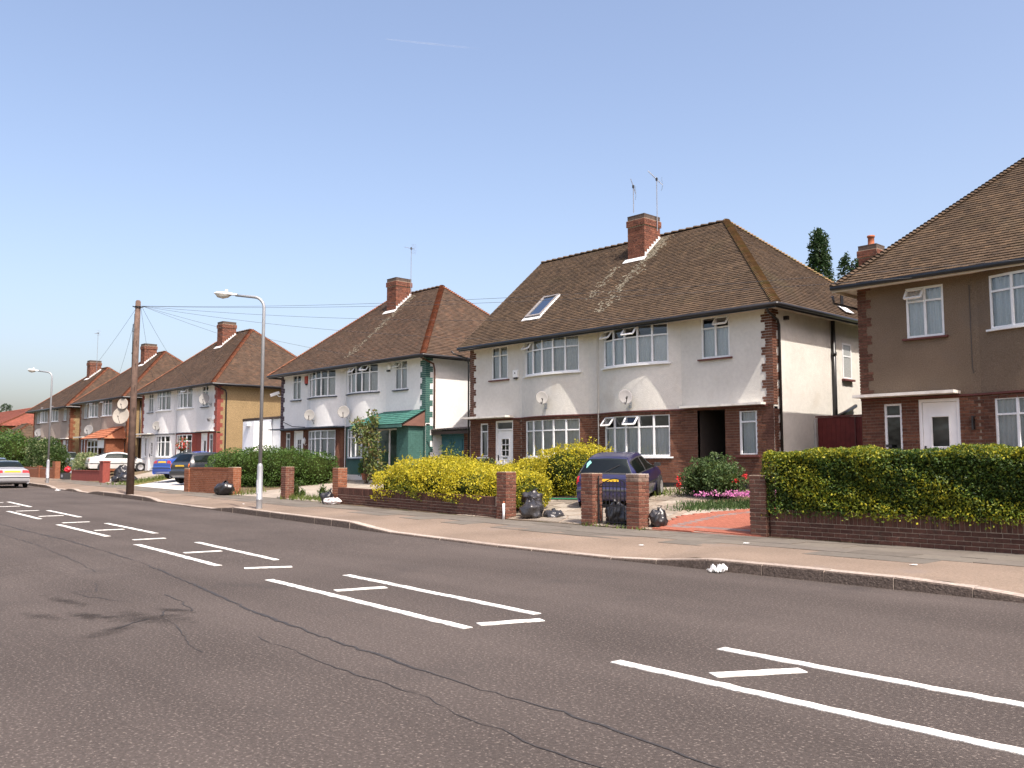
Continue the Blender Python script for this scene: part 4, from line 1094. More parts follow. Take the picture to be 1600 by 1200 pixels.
MB().quad((px0, py - .1, 3.03), (px1 + .04, py - .1, 3.03), (px1 + .04, 21.99, 3.64), (px0 + .35, 21.99, 3.64)).build('porch_deck', deckm, porch)
MB().prism([(px1 - .02, py - .05, 3.0), (px1 - .02, 21.97, 3.0), (px1 - .02, 21.97, 3.58)], (.03, 0, 0)).build('porch_gable_board', mat('brown_board', (.17, .085, .065), .8, .1, 6), porch)
MB().box(px0 + .02, px1 + .04, py - .135, py - .105, 2.93, 3.04).build('porch_fascia', brick_green, porch)
pd = MB()
for xx in (px0 + .55, px0 + 1.35, px0 + 2.15, px0 + 2.75): pd.box(xx - .03, xx + .03, py + .42, py + .48, .85, 2.92)
pd.box(px0 + .55, px0 + 2.75, py + .43, py + .47, 2.86, 2.92); pd.box(px0 + .58, px0 + 2.72, py + .43, py + .47, .85, .92)
pd = pd.build('porch_screen', upvc, porch)
for a, b in ((.58, 1.32), (1.38, 2.12), (2.18, 2.72)):
    MB().quad((px0 + a, py + .45, .92), (px0 + b, py + .45, .92), (px0 + b, py + .45, 2.86), (px0 + a, py + .45, 2.86)).build('pane', glass, pd)
MB().box(px0 + .3, px0 + 2.9, 21.85, 21.95, .8, 2.9).build('porch_back_wall', brick_green, porch)
MB().box(px0 + .3, px0 + 2.9, py + .1, py + .5, .62, .80).build('porch_step', concrete, porch)
MB().box(X2(6.62), X2(6.62) + 2.5, 21.63, 21.98, .7, 1.0).build('white_plinth', st_white, h2)
# canopy over the left door
MB().box(-41.2, X2(6.5), 21.5, 22.0, 3.13, 3.18).build('door_canopy', sill_navy, h2)
# white pair with red corner: ochre side wall lower boarding and cable
MB().tube([(-48.1, 21.7, 5.88), (-48.13, 22.45, 5.6), (-48.13, 22.5, 5.4), (-48.13, 22.5, 1.0)], .04, 8).build('downpipe', black, h3, smooth=True)
MB().tube([(-61.9, 22.8, 5.7), (-61.9, 22.8, 1.1)], .05, 8).build('downpipe', black, h4, smooth=True)

# terracotta porch on the beige pair
V = []; Fc = []
a0, a1, yf = -66.6, -62.2, 20.6
pbase = MB().box(a0 + .1, a0 + .45, yf + .15, 21.95, .95, 3.1).box(a1 - .45, a1 - .1, yf + .15, 21.95, .95, 3.1).box(a0 + .45, a1 - .45, yf + .16, 21.9, .95, 1.75).build('porch', brick_red, h4)
A = np.array([a0 - .15, yf - .1, 3.15]); up_ = np.array([0, 21.98 - yf + .1, .85]); sl_ = np.linalg.norm(up_); up_ /= sl_
tile_field(V, Fc, A, e_, up_, sl_, lambda t: 1.0 * t / sl_, lambda t: a1 - a0 + .3 - .5 * t / sl_, gauge=.3, tw=.3, th=.035, seed=71)
npobj('porch_roof_tiles', np.concatenate(V), np.concatenate(Fc), tile_orange, pbase, kind='stuff')
MB().quad((a0 - .15, yf - .1, 3.13), (a1 + .15, yf - .1, 3.13), (a1 - .35, 21.98, 3.96), (a0 + .85, 21.98, 3.96)).quad((a1 + .15, yf - .1, 3.13), (a1 + .15, 21.98, 3.13), (a1 - .35, 21.98, 3.96), (a1 - .35, 21.98, 3.96)).build('porch_deck', tile_orange, pbase)
pw = MB()
for xx in (a0 + .47, a0 + 1.2, a0 + 1.9, a0 + 2.6): pw.box(xx, xx + .06, yf + .17, yf + .23, 1.75, 3.05)
pw.box(a0 + .47, a0 + 2.66, yf + .17, yf + .231, 2.98, 3.05); pw.box(a0 + .47, a0 + 2.66, yf + .169, yf + .232, 2.55, 2.61); pw.box(a0 + 2.7, a1 - .46, yf + .17, yf + .23, 2.5, 3.05)
pw = pw.build('porch_window', upvc, pbase)
for k in range(3): MB().quad((a0 + .53 + .7 * k, yf + .2, 1.76), (a0 + 1.2 + .7 * k, yf + .2, 1.76), (a0 + 1.2 + .7 * k, yf + .2, 3.0), (a0 + .53 + .7 * k, yf + .2, 3.0)).build('pane', glass, pw)

# far bungalow and cottage
def bungalow(label, x0, x1, y0, y1, z0, ze, zr, wall, tm, hm, seed):
    root = thing('bungalow', label, 'house', ((x0 + x1) / 2, (y0 + y1) / 2, z0))
    m = MB(); wall_face(m, x0, x1, z0, ze - .05, [(lerp(x0, x1, .2), lerp(x0, x1, .35), z0 + .9, z0 + 2.1), (lerp(x0, x1, .6), lerp(x0, x1, .75), z0 + .9, z0 + 2.1)], lambda x: y0, step=3)
    m.quad((x1, y0, z0), (x1, y1, z0), (x1, y1, ze - .05), (x1, y0, ze - .05)).quad((x0, y1, z0), (x0, y0, z0), (x0, y0, ze - .05), (x0, y1, ze - .05)); m.build('wall', wall, root)
    for f0, f1 in ((.2, .35), (.6, .75)): window(root, lerp(x0, x1, f0), lerp(x0, x1, f1), z0 + .9, z0 + 2.1, lambda x: y0, 3, .7)
    roof(root, x0 - .4, x1 + .4, y0 - .4, y1 + .4, ze, zr, x0 + (y1 - y0) / 2, x1 - (y1 - y0) / 2, 'hip', tm, hm, seed, gauge=.3)
    gutter(root, [(x0 - .4, y0 - .44, ze - .05), (x1 + .4, y0 - .44, ze - .05)])
    return root
bungalow('long low house with a red tiled roof at the far left end of the street', -150, -112, 26, 37, 1.0, 5.6, 8.2, brick_red, tile_red, tile_hip, 700)
bungalow('small brown roofed cottage with pale gable behind the far bushes', -104.5, -96, 22.5, 28.5, 1.0, 3.2, 5.4, st_white2, tile_b, tile_hip, 720)

# ------------------------------------------------------------------ gaps between the houses
sg = thing('side_gate', 'dark red painted timber side gate between the cream pair and the brown house', 'gate', (-11.9, 24.2, .8))
for i in range(17):
    xa = -13.05 + i * .14
    MB().box(xa, xa + .134, 24.2, 24.23, .85, 2.83).build('plank', mat('red_stain_wood', (.12, .02, .018), .7, .2, 6, spec=.3), sg)
MB().box(-13.1, -10.68, 24.16, 24.26, 2.835, 2.88).build('top_rail', mat('red_stain_rail', (.10, .03, .028), .7, .2, 6), sg)
MB().box(-13.12, -13.06, 24.12, 24.196, .8, 2.8).build('gate_post', mat('grey_post', (.42, .40, .38), .8, .1), sg)
MB().box(-11.93, -11.89, 24.17, 24.197, .85, 2.82).build('meeting_stile', mat('red_stain_rail', (.1, .03, .028)), sg)

lt = thing('lean_to', 'corrugated lean-to with blue green doors between white and cream pairs', 'lean-to', (-27.6, 23.2, .8))
V = []; Fc = []
for i in range(70):
    xa = -28.95 + i * (2.85 / 69); zz = 2.86 + .028 * math.sin(i * 1.6); V += [(xa, 22.25, zz), (xa, 25.5, zz + .25), (xa, 22.25, zz - .012), (xa, 25.5, zz + .238)]
for i in range(69): n = 4 * i; Fc += [(n, n + 4, n + 5, n + 1), (n + 2, n + 6, n + 4, n), (n + 3, n + 7, n + 6, n + 2)]
npobj('corrugated_roof', V, Fc, mat('corrugated_sheet', (.10, .085, .08), .8, .2, 5), lt, smooth=True)
teal = mat('blue_green_door_paint', (.035, .125, .15), .55, .1, 5, spec=.4)
for xa, xb in ((-28.85, -28.12), (-28.1, -27.4)):
    d = MB(); d.box(xa, xb, 22.8, 22.84, .85, 2.6).build('door_leaf', teal, lt)
    for za, zb in ((1.0, 1.6), (1.75, 2.45)): MB().box(xa + .12, xb - .12, 22.775, 22.798, za, zb).build('door_panel', teal, lt)
MB().box(-28.9, -27.35, 22.79, 22.85, 2.605, 2.8).build('door_head', teal, lt)
brick_block('brick_pier', -27.3, -26.95, 22.7, 23.0, .8, 2.78, brick_i, lt, seed=81)
MB().box(-27.295, -26.955, 22.705, 22.995, .8, 2.78).build('pier_core', mortar_dark, lt)
for i in range(5): MB().box(-26.93 + i * .16, -26.79 + i * .16, 22.9, 22.93, .85, 2.75).build('plank', mat('dark_stain_wood', (.045, .032, .027), .8, .2), lt)
MB().box(-28.95, -26.12, 22.3, 22.42, 2.66, 2.78).build('beam', mat('dark_stain_wood', (.045, .032, .027)), lt)

gr = thing('garage', 'white boarded garage with flat roof beside the ochre side wall', 'garage', (-44.6, 24.2, .9))
wb = mat('white_boarding', (.66, .68, .70), .7, .06, 4, spec=.3)
for i in range(10):
    z = .9 + i * .30
    MB().box(-48.15, -44.9, 23.6 + .004 * (i % 2), 23.68, z, z + .292).build('board', wb, gr)
    MB().box(-44.0, -41.0, 23.9 + .004 * (i % 2), 23.98, z - .1, z + .192).build('board', wb, gr)
MB().box(-46.2, -44.9, 22.6, 23.58, .9, 3.75).build('store_cupboard', mat('white_door_paint', (.78, .78, .77), .6, .04), gr)
MB().box(-48.2, -41.0, 23.55, 28.5, 3.92, 4.02).build('flat_roof', deckm, gr)
MB().box(-48.1, -41.05, 23.7, 28.4, .85, 3.9).build('wall', wb, gr)
MB().box(-45.75, -45.3, 22.595, 22.4, 3.5, 3.65).build('vent_box', wb, gr)
fg = thing('garden_gate_wall', 'red brown brick side entrance with flat roof left of the white pair', 'side entrance', (-60.7, 23, 1.0))
MB().box(-61.95, -59.45, 23.0, 23.3, .9, 3.2).build('wall', brick_redpaint, fg); MB().box(-62.1, -59.4, 22.6, 24.5, 3.2, 3.28).build('flat_roof', slabwhite, fg)
MB().box(-61.6, -60.8, 22.97, 22.998, .95, 2.9).build('door_leaf', mat('dark_red_door', (.14, .03, .025), .6, .1), fg)
fh = thing('garden_gate_wall', 'dark side entrance between the two beige rendered pairs', 'side entrance', (-73, 23, 1.0))
MB().box(-74.05, -71.95, 23.0, 23.3, .9, 3.1).build('wall', brick_red, fh); MB().box(-73.6, -72.6, 22.97, 22.998, .95, 2.8).build('door_leaf', mat('dark_stain_wood', (.045, .032, .027)), fh)

# ------------------------------------------------------------------ dishes, aerials, boxes on the houses
def dish(label, p, rad, face, m, wall, name='satellite_dish'):
    p = Vector(p); f = Vector(face).normalized(); root = thing(name, label, 'dish', p, group='satellite dishes')
    q = f.to_track_quat('Z', 'Y'); mb = MB(); n = 22; prof = []
    for i in range(7): r_ = rad * i / 6; prof.append((r_ + .0005, .16 * rad * (i / 6) ** 2))
    prof += [(rad * 1.03, .16 * rad - .004), (rad * 1.0, .16 * rad - .018)]
    for i in range(5, -1, -1): r_ = rad * i / 6; prof.append((r_ + .0005, .16 * rad * (i / 6) ** 2 - .02))
    mb.lathe(prof, n)
    mb.v = [tuple(p + q @ Vector((a * .93, b * 1.06, c))) for a, b, c in mb.v]
    mb.build('reflector', m, root, smooth=True)
    down = (Vector((0, 0, -1)) - f * f.dot(Vector((0, 0, -1)))).normalized()
    a = p + down * rad * .98 - f * .02; tip = p + f * rad * 1.05 + down * rad * .42
    MB().tube([a, a.lerp(tip, .6) + down * .03, tip], .014, 6).build('feed_arm', plastic_dk, root)
    MB().tube([tip + f * .03, tip - f * .09], .032, 8).build('receiver_head', dishd if m is dishm else plastic_dk, root)
    b = p - f * .04; wv = Vector(wall)
    MB().tube([b, b - f * .10, Vector((wv.x, wv.y - .03, wv.z)), wv], .018, 6).obox(wv - Vector((0, .004, 0)), (.06, 0, 0), (0, .006, 0), (0, 0, .1)).build('wall_bracket', steel, root)
    return root
FD = (.74, -.58, .30)
dish('light grey satellite dish on the cream pair above its left bow window', (-21.55, 21.33, 3.72), .215, FD, dishm, (-21.62, 21.60, 3.45))
dish('dark grey satellite dish on the cream pair above its right bow window', (-17.85, 21.30, 3.55), .225, FD, dishd, (-17.9, 21.60, 3.32))
dish('pale satellite dish left of centre on the white pair with green porch', (-36.9, 21.33, 3.72), .25, FD, dishm, (-36.95, 21.60, 3.42))
dish('larger pale satellite dish next to the green porch roof on the white pair', (-34.0, 21.35, 3.75), .27, FD, dishm, (-34.05, 21.70, 3.42))
dish('round satellite dish above the left bow window of the red-cornered white pair', (-55.6, 21.5, 3.78), .27, FD, dishm, (-55.65, 21.64, 3.45))
dish('white satellite dish high beside the red painted corner', (-48.9, 21.55, 5.1), .31, FD, dishm, (-48.95, 21.98, 4.8))
dish('dark satellite dish on the beige pair left of the terracotta porch roof', (-67.9, 21.4, 3.85), .33, FD, dishd, (-67.95, 21.62, 3.5))
dish('very large cream satellite dish over the terracotta porch roof', (-61.5, 21.4, 4.62), .56, FD, mat('cream_dish', (.27, .245, .21), .6, .05), (-61.98, 21.95, 4.4))
dish('upper of the two big dishes, high under the eaves of the beige pair', (-61.55, 21.5, 5.42), .36, FD, mat('cream_dish', (.27, .245, .21), .6, .05), (-61.98, 21.95, 5.3))
dish('satellite dish on the farthest beige pair', (-80.6, 21.5, 3.95), .32, FD, dishd, (-80.65, 21.95, 3.6))

def yagi(label, base, h, d, ln, elem, up=.0):
    b = Vector(base); d = Vector(d).normalized(); root = thing('tv_aerial', label, 'aerial', b, group='roof aerials')
    MB().tube([b, b + Vector((0, 0, h))], .016, 6).build('mast', aerial, root)
    t = b + Vector((0, 0, h - .08)); side = d.cross(Vector((0, 0, 1))).normalized()
    m = MB(); A, B = t - d * .3, t + d * (ln - .3); m.tube([A, B], .011, 6)
    m.build('boom', aerial, root)
    e = MB()
    for i in range(elem):
        p = A.lerp(B, .22 + .76 * i / elem); w = .10 if i > 1 else .13; e.tube([p - side * w, p + side * w], .005, 4)
    e.build('elements', aerial, root)
    g = MB()
    for k in (-1, 1):
        for i in range(4):
            p = A + Vector((0, 0, k * (.04 + i * .06))) - d * (.015 * i) * -1; g.tube([p - side * .13, p + side * .13], .004, 4)
    g.build('reflector_grid', aerial, root)
    MB().obox(t, (.03, 0, 0), (0, .03, 0), (0, 0, .05)).build('clamp', plastic_dk, root)
yagi('shorter of the two tilted aerials on the brick chimney of the cream pair', (-20.42, 24.95, 10.6), 1.05, (-.22, -.2, .95), .62, 9)
yagi('taller tilted aerial rising behind the brick chimney of the cream pair', (-19.78, 25.5, 9.9), 2.0, (-.5, -.5, .72), .75, 10)
yagi('thin aerial on the chimney of the white pair with green porch', (X2(6.75), 25.4, 9.5), 2.45, (-.8, .1, .25), 1.0, 7)
yagi('thin aerial on the chimney of the farthest pair', (X5(6.7), 25.3, 9.2), 3.3, (-.95, .1, .08), 1.6, 5)

ab = thing('alarm_box', 'small white burglar alarm box beside the small upper window of the cream pair', 'alarm', (-23.5, 21.98, 4.7))
MB().prism([(-23.64, 21.99, 4.6), (-23.40, 21.99, 4.6), (-23.40, 21.99, 4.86), (-23.64, 21.99, 4.86)], (0, -.07, 0)).build('case', upvc, ab)
MB().box(-23.6, -23.44, 21.925, 21.985, 4.54, 4.598).build('strobe', plastic_dk, ab); MB().obox((-23.52, 21.915, 4.75), (.02, 0, 0), (0, .003, 0), (0, 0, .03)).build('emblem', plastic_dk, ab)
ab = thing('alarm_box', 'red alarm box under the eaves of the white pair with green porch', 'alarm', (-38.3, 21.98, 5.5))
MB().box(-38.45, -38.2, 21.92, 21.995, 5.32, 5.68).build('case', mat('red_case', (.4, .05, .03), .5, .05), ab); MB().box(-38.4, -38.25, 21.93, 21.99, 5.25, 5.315).build('strobe', plastic_dk, ab)
ab = thing('alarm_box', 'round white alarm bell under the eaves beside the green corner', 'alarm', (-31.45, 21.98, 5.55))
MB().lathe([(.001, -.05), (.12, -.045), (.15, 0), (.16, .03)], 16, (-31.45, 21.95, 5.6), 'y').build('case', upvc, ab, smooth=True); MB().box(-31.55, -31.38, 21.9, 21.99, 5.4, 5.46).build('strobe', plastic_dk, ab)
sc = thing('security_camera', 'white security camera on the left corner of the white pair with green porch', 'camera', (-41.0, 22.0, 4.9))
MB().tube([(-40.87, 22.02, 4.85), (-41.1, 22.0, 4.85), (-41.2, 21.95, 4.95)], .02, 6).build('bracket', upvc, sc); MB().obox((-41.25, 21.85, 4.98), Vector((-.08, -.2, -.08)), Vector((.07, -.03, 0)), Vector((-.015, -.02, .07))).build('housing', upvc, sc)
wl = thing('wall_lantern', 'white coach lantern beside the left front door of the white pair', 'lantern', (-38.2, 21.85, 2.5))
MB().lathe([(.02, -.14), (.06, -.1), (.08, .05), (.085, .06), (.03, .13), (.012, .17)], 8, (-38.2, 21.83, 2.55)).build('lamp', upvc, wl); MB().tube([(-38.2, 21.98, 2.4), (-38.2, 21.88, 2.35), (-38.2, 21.83, 2.42)], .012, 6).build('bracket', upvc, wl)
fl = thing('flood_light', 'small grey flood light low on the red painted corner', 'light', (-48.6, 21.9, 3.95))
MB().obox((-48.75, 21.8, 3.95), (.12, .02, 0), (-.01, .05, .03), (0, -.03, .08)).build('housing', mat('flood_grey', (.2, .2, .2), .5, .05), fl); MB().tube([(-48.6, 21.99, 3.9), (-48.7, 21.85, 3.93)], .015, 6).build('bracket', black, fl)

# ------------------------------------------------------------------ garden walls, pillars, gate
def pillar(label, x0, y0, z0, courses, m, coping=None, tone=None, w=.338, cat='pillar'):
    root = thing('gate_pillar', label, cat, (x0 + w / 2, y0 + w / 2, z0), group='brick gate pillars')
    MB().box(x0 + .012, x0 + w - .012, y0 + .012, y0 + w - .012, z0 - .1, z0 + courses * .076 - .004).build('mortar_core', mortar, root)
    s, h = .218, .106; r = random.Random(int(x0 * 100))
    for k in range(courses):
        z = z0 + k * .076 + .033
        lay = [(0, s, 0, h), (w - h, w, 0, s), (w - s, w, w - h, w), (0, h, w - s, w)]
        if k % 2: lay = [(w - b, w - a, c, d) for a, b, c, d in lay]
        for (a, b, c, d) in lay:
            j = r.uniform(-.003, .003)
            brick_obj(root, (x0 + (a + b) / 2 + j, y0 + (c + d) / 2 + j, z), (b - a, d - c, .064), tone if tone and k >= courses - 2 else m)
    MB().box(x0 + .004, x0 + w - .004, y0 + .004, y0 + w - .004, z0 + courses * .076 - .008, z0 + courses * .076 + .006).build('coping', coping or mortar, root)
    return root
grime = mat('weathered_brick', rough=.9, var=.25, scale=14, rnd='obj', cols=[(.17, .115, .09), (.24, .18, .145), (.14, .10, .085)], spec=.15)
pillar('brick gate pillar with a short white pipe at its foot, beside stacked bin bags', -16.30, 14.58, .17, 15, brick_o)
pillar('left brick pillar of the iron garden gate, in front of the purple car', -13.55, 14.62, .16, 15, brick_o)
pillar('right brick pillar of the iron garden gate, whitish top, bin bag behind', -12.20, 14.55, .16, 15, brick_o, mat('render_cap', (.45, .40, .36), .9, .1), grime)
pillar('brick pillar at the end of the clipped hedge beside the red paved drive', -9.42, 14.82, .16, 15, brick_dark)
pillar('square brick pillar standing alone next to the nearer lamp post', -29.05, 15.70, .24, 15, brick_o)
pillar('orange brick pillar at the left end of the long low wall', -25.20, 15.45, .22, 15, mat('orange_brick', rough=.9, var=.22, scale=22, bump=.35, bscale=110, rnd='obj', cols=[(0.18, 0.0697, 0.0396), (0.225, 0.0902, 0.0528), (0.27, 0.1148, 0.066), (0.2025, 0.082, 0.0484)], spec=.15))
pipe = thing('white_pipe', 'short white plastic pipe standing against the brick pillar by the bin bags', 'pipe', (-15.99, 14.5, .16))
MB().tube([(-15.99, 14.535, .16), (-15.99, 14.535, .56)], .03, 10).build('pipe', upvc, pipe, smooth=True); MB().tube([(-15.99, 14.535, .561), (-15.99, 14.535, .62)], .022, 8).build('rusty_stub', terracotta, pipe)

def garden_wall(label, A, B, zf, courses, m, soldier=True, mort=mortar, thick=.215, piers=()):
    A, B = Vector(A), Vector(B); d = (B - A); L = d.length; d.normalize(); n = Vector((d.y, -d.x)) ; rz = math.atan2(d.y, d.x)
    if n.y > 0: n = -n
    root = thing('garden_wall', label, 'wall', (A.x, A.y, zf(A.x)), group='low brick garden walls')
    N = max(1, int(L / 1.5))
    core = MB()
    H = courses * .076 + (.222 if soldier else 0)
    for i in range(N):
        a, b = A + d * (L * i / N), A + d * (L * (i + 1) / N); c = (a + b) / 2 - n * (thick / 2)
        core.obox((c.x, c.y, zf(c.x) + H / 2 - .08), Vector((d.x, d.y, 0)) * (L / N / 2), Vector((n.x, n.y, 0)) * (thick / 2 - .011), (0, 0, H / 2 + .07))
    core.build('mortar_core', mort, root)
    r = random.Random(int(A.x * 10))
    for k in range(courses):
        u = -(.113 if k % 2 else 0)
        while u < L:
            a, b = max(0, u), min(L, u + .217)
            if b - a > .05:
                c = A + d * ((a + b) / 2) - n * (.0515 + r.uniform(-.003, .003)); brick_obj(root, (c.x, c.y, zf(c.x) + k * .076 + .033), (b - a, .103, .065), m, rz=rz)
            u += .228
    if soldier:
        u = 0
        while u + .065 < L:
            c = A + d * (u + .033) - n * (.108 + r.uniform(-.002, .004)); brick_obj(root, (c.x, c.y, zf(c.x) + courses * .076 + .109), (.065, .216, .214), m, rz=rz); u += .0765
    return root
zr_ = lambda x: .16 + G(x)
garden_wall('low dark brick wall with upright top course under the clipped hedge', (-9.05, 14.92), (-2.5, 14.95), zr_, 4, brick_dark)
garden_wall('long low brick wall under the yellow hedge, between two brick pillars', (-24.84, 15.44), (-16.34, 14.62), zr_, 4, brick_dark)
def plain_wall(label, x0, x1, y0, y1, z0, z1, m, core, piers, name='garden_wall', seed=0):
    root = thing(name, label, 'wall', (x0, y0, z0), group='low brick garden walls')
    MB().box(x0, x1, y0, y1, z0 - .1, z1 - .01).build('core', core, root); brick_block('brickwork', x0, x1, y0, y1, z0, z1 - .08, m, root, seed=seed)
    MB().box(x0 - .02, x1 + .02, y0 - .02, y1 + .02, z1 - .075, z1).build('coping', m, root)
    for i, (a, b, c) in enumerate(piers):
        MB().box(a, b, y0 - .06, y1 + .06, z0 - .1, c - .005).build('pier', core, root); brick_block('pier_bricks', a, b, y0 - .06, y1 + .06, z0, c, m, root, seed=seed + 10 * i)
    return root
plain_wall('chest high red brick wall with thick end piers and a bin bag in front', -37.6, -33.5, 16.0, 16.2, .27, 1.33, brick_red, mortar, [(-37.95, -37.5, 1.30), (-33.75, -33.3, 1.36)], seed=91)
for lab, a, b, c, d, z1, pz in (('low red painted brick wall with a bush behind', -61.0, -55.6, 18.3, 18.55, 1.0, [(-55.6, -55.2, 1.62)]), ('short red painted pillar standing beside the red wall', -54.0, -53.45, 17.7, 18.1, 1.55, [])):
    root = thing('garden_wall', lab, 'wall', (a, c, .4)); MB().box(a, b, c, d, .3, z1).build('masonry', brick_redpaint, root)
    MB().box(a - .03, b + .03, c - .03, d + .03, z1, z1 + .05).build('coping', brick_redpaint, root)
    for (p, q, s) in pz: MB().box(p, q, c - .05, d + .1, .3, s).build('pier', brick_redpaint, root)
plain_wall('brick wall end with pier under the tall dark hedge by the far lamp post', -76.5, -66.6, 18.8, 19.0, .4, 1.2, brick_red, mortar, [(-66.6, -66.0, 1.6), (-70.2, -69.7, 1.3)], seed=95)

gate = thing('garden_gate', 'black wrought iron garden gate between two brick pillars', 'gate', (-12.7, 14.75, .17))
gy = 14.78; gx0, gx1 = -13.17, -12.24; g = MB()
g.tube([(gx0, gy, .2), (gx0, gy, 1.25)], .016, 6); g.tube([(gx1, gy, .2), (gx1, gy, 1.15)], .016, 6)
for z in (.26, .62, 1.02): g.tube([(gx0, gy, z), (gx1, gy, z)], .012, 6)
g.build('gate_frame', iron, gate)
for i in range(1, 9):
    x = lerp(gx0, gx1, i / 9); t = 1.02 + .14 * math.sin(math.pi * i / 9)
    MB().tube([(x, gy, .24), (x, gy, t)], .009, 6).build('bar', iron, gate)
s_ = MB()
for i in range(4):
    cx = lerp(gx0, gx1, (i + .5) / 4); pts = []
    for k in range(15): a = k / 14 * 4.2; rr = .02 + .075 * (1 - k / 14); pts.append((cx + rr * math.cos(a), gy - .012, .82 + rr * math.sin(a)))
    s_.tube(pts, .006, 5)
s_.tube([(lerp(gx0, gx1, k / 12), gy, 1.03 + .16 * math.sin(math.pi * k / 12)) for k in range(13)], .011, 6)
s_.build('scrollwork', iron, gate)
MB().obox((gx1 - .05, gy - .03, .9), (.05, 0, 0), (0, .02, 0), (0, 0, .03)).build('latch', iron, gate)

# ------------------------------------------------------------------ bin bags and litter
def bag(label, p, rx, ry, h, m, seed, neck=True, name='bin_bag', cat='bin bag', group='rubbish bags on the footway', tilt=(0, 0)):
    r = random.Random(seed); nu, nv = 40, 26; V = []; F = []; off = Vector((seed * 3.7, seed * 1.3, 0))
    nx_, ny_ = r.uniform(-.35, .35), r.uniform(-.35, .35)
    for j in range(nv + 1):
        t = j / nv; th = math.pi * t; rad = math.sin(th) ** .65; z = (1 - math.cos(th)) / 2
        if neck and t > .8: q = (t - .8) / .2; rad = lerp(rad, .16 + .10 * q, min(1, q * 2.2)); z = lerp(z, 1.04 + .10 * q, q)
        for i in range(nu):
            a = 2 * math.pi * i / nu; d = Vector((math.cos(a) * rad, math.sin(a) * rad, z * 1.2))
            k = 1 + .42 * mnoise.noise(d * 1.5 + off) + .17 * mnoise.noise(d * 3.6 + off) + .06 * abs(mnoise.noise(d * 8 + off)) + (.22 * math.sin(a * 3 + seed) * max(0, t - .75) * 4)
            V.append((p[0] + d.x * rx * k + (tilt[0] + nx_ * rx / h * .8 * z) * z * h, p[1] + d.y * ry * k + (tilt[1] + ny_ * ry / h * .8 * z) * z * h, p[2] + max(0, z * h * (.88 + .30 * mnoise.noise(d * 1.8 + off + Vector((5, 0, 0)))) + .02 * mnoise.noise(d * 6)) + .002))
    for j in range(nv):
        for i in range(nu): F.append((j * nu + i, j * nu + (i + 1) % nu, (j + 1) * nu + (i + 1) % nu, (j + 1) * nu + i))
    root = thing(name, label, cat, p, group=group)
    npobj('bag_body', V, F, m, root, smooth=True)
    return root
gz_ = lambda x, y, o=.02: gardenZ(x, y) + o
bag('large dark grey bin bag leaning on the pillar, below another bag', (-15.45, 14.98, .17), .27, .27, .52, baggrey, 3)
bag('crumpled grey bin bag resting on top of the large one by the pillar', (-15.66, 15.16, .50), .24, .22, .36, baggrey, 5)
bag('low bin bag lying right of the stacked bags by the pillar', (-15.07, 15.28, .19), .24, .2, .26, baggrey, 8, tilt=(.1, 0))
bag('black bin bag behind the bars of the iron gate', (-12.88, 15.05, .18), .26, .24, .5, bagm, 11)
bag('second black bin bag behind the gate, against the right pillar', (-12.48, 15.0, .18), .22, .22, .44, bagm, 14)
bag('black bin bag just right of the whitish-topped gate pillar', (-11.72, 15.0, .18), .17, .18, .42, bagm, 17)
bag('single black bin bag in front of the chest high red brick wall', (-33.25, 15.55, .26), .40, .34, .55, bagm, 20)
bag('small black bin bag at the foot of the orange brick pillar', (-25.1, 15.2, .22), .2, .2, .42, bagm, 23)
bag('white carrier bag with red print slumped beside the small black bin bag', (-24.62, 15.1, .21), .3, .22, .26, carrier, 26, name='carrier_bag', cat='carrier bag')
bag('tall black bin bag by the red painted pillars', (-52.6, 18.5, .45), .45, .4, .95, bagm, 29)
bag('lower black bin bag right of the red painted pillars', (-50.9, 18.2, .42), .45, .4, .6, bagm, 32)
bag('third black bin bag near the red painted pillars, lowest', (-51.9, 18.0, .42), .35, .3, .4, bagm, 35)
bag('white plastic bag among the black bags by the red pillars', (-52.3, 17.9, .42), .18, .16, .25, carrier, 36, name='carrier_bag', cat='carrier bag')
bag('pile of black refuse sacks beside the far drive entrance', (-61.8, 19.3, .45), .6, .45, .85, bagm, 38)
bag('red carrier bag on the black box by the far hedge', (-64.3, 19.1, .85), .25, .22, .4, mat('red_bag', (.5, .02, .03), .4, .1, spec=.4), 39, name='carrier_bag', cat='carrier bag')
bag('white carrier bag beside the red one by the far hedge', (-63.3, 19.2, .75), .35, .3, .35, carrier, 40, name='carrier_bag', cat='carrier bag')
bx = thing('recycling_box', 'black plastic recycling box with white label by the far hedge', 'box', (-63.6, 18.6, .42))
MB().prism([(-64.0, 18.5, .42), (-62.9, 18.4, .42), (-62.9, 18.8, .42), (-64.0, 18.9, .42)], (0, 0, .42)).build('box', plastic_dk, bx); MB().obox((-63.45, 18.445, .64), (.22, -.02, 0), (0, .004, 0), (0, 0, .09)).build('label_sticker', mat('label_grey', (.4, .4, .42), .6, .2, 30), bx)
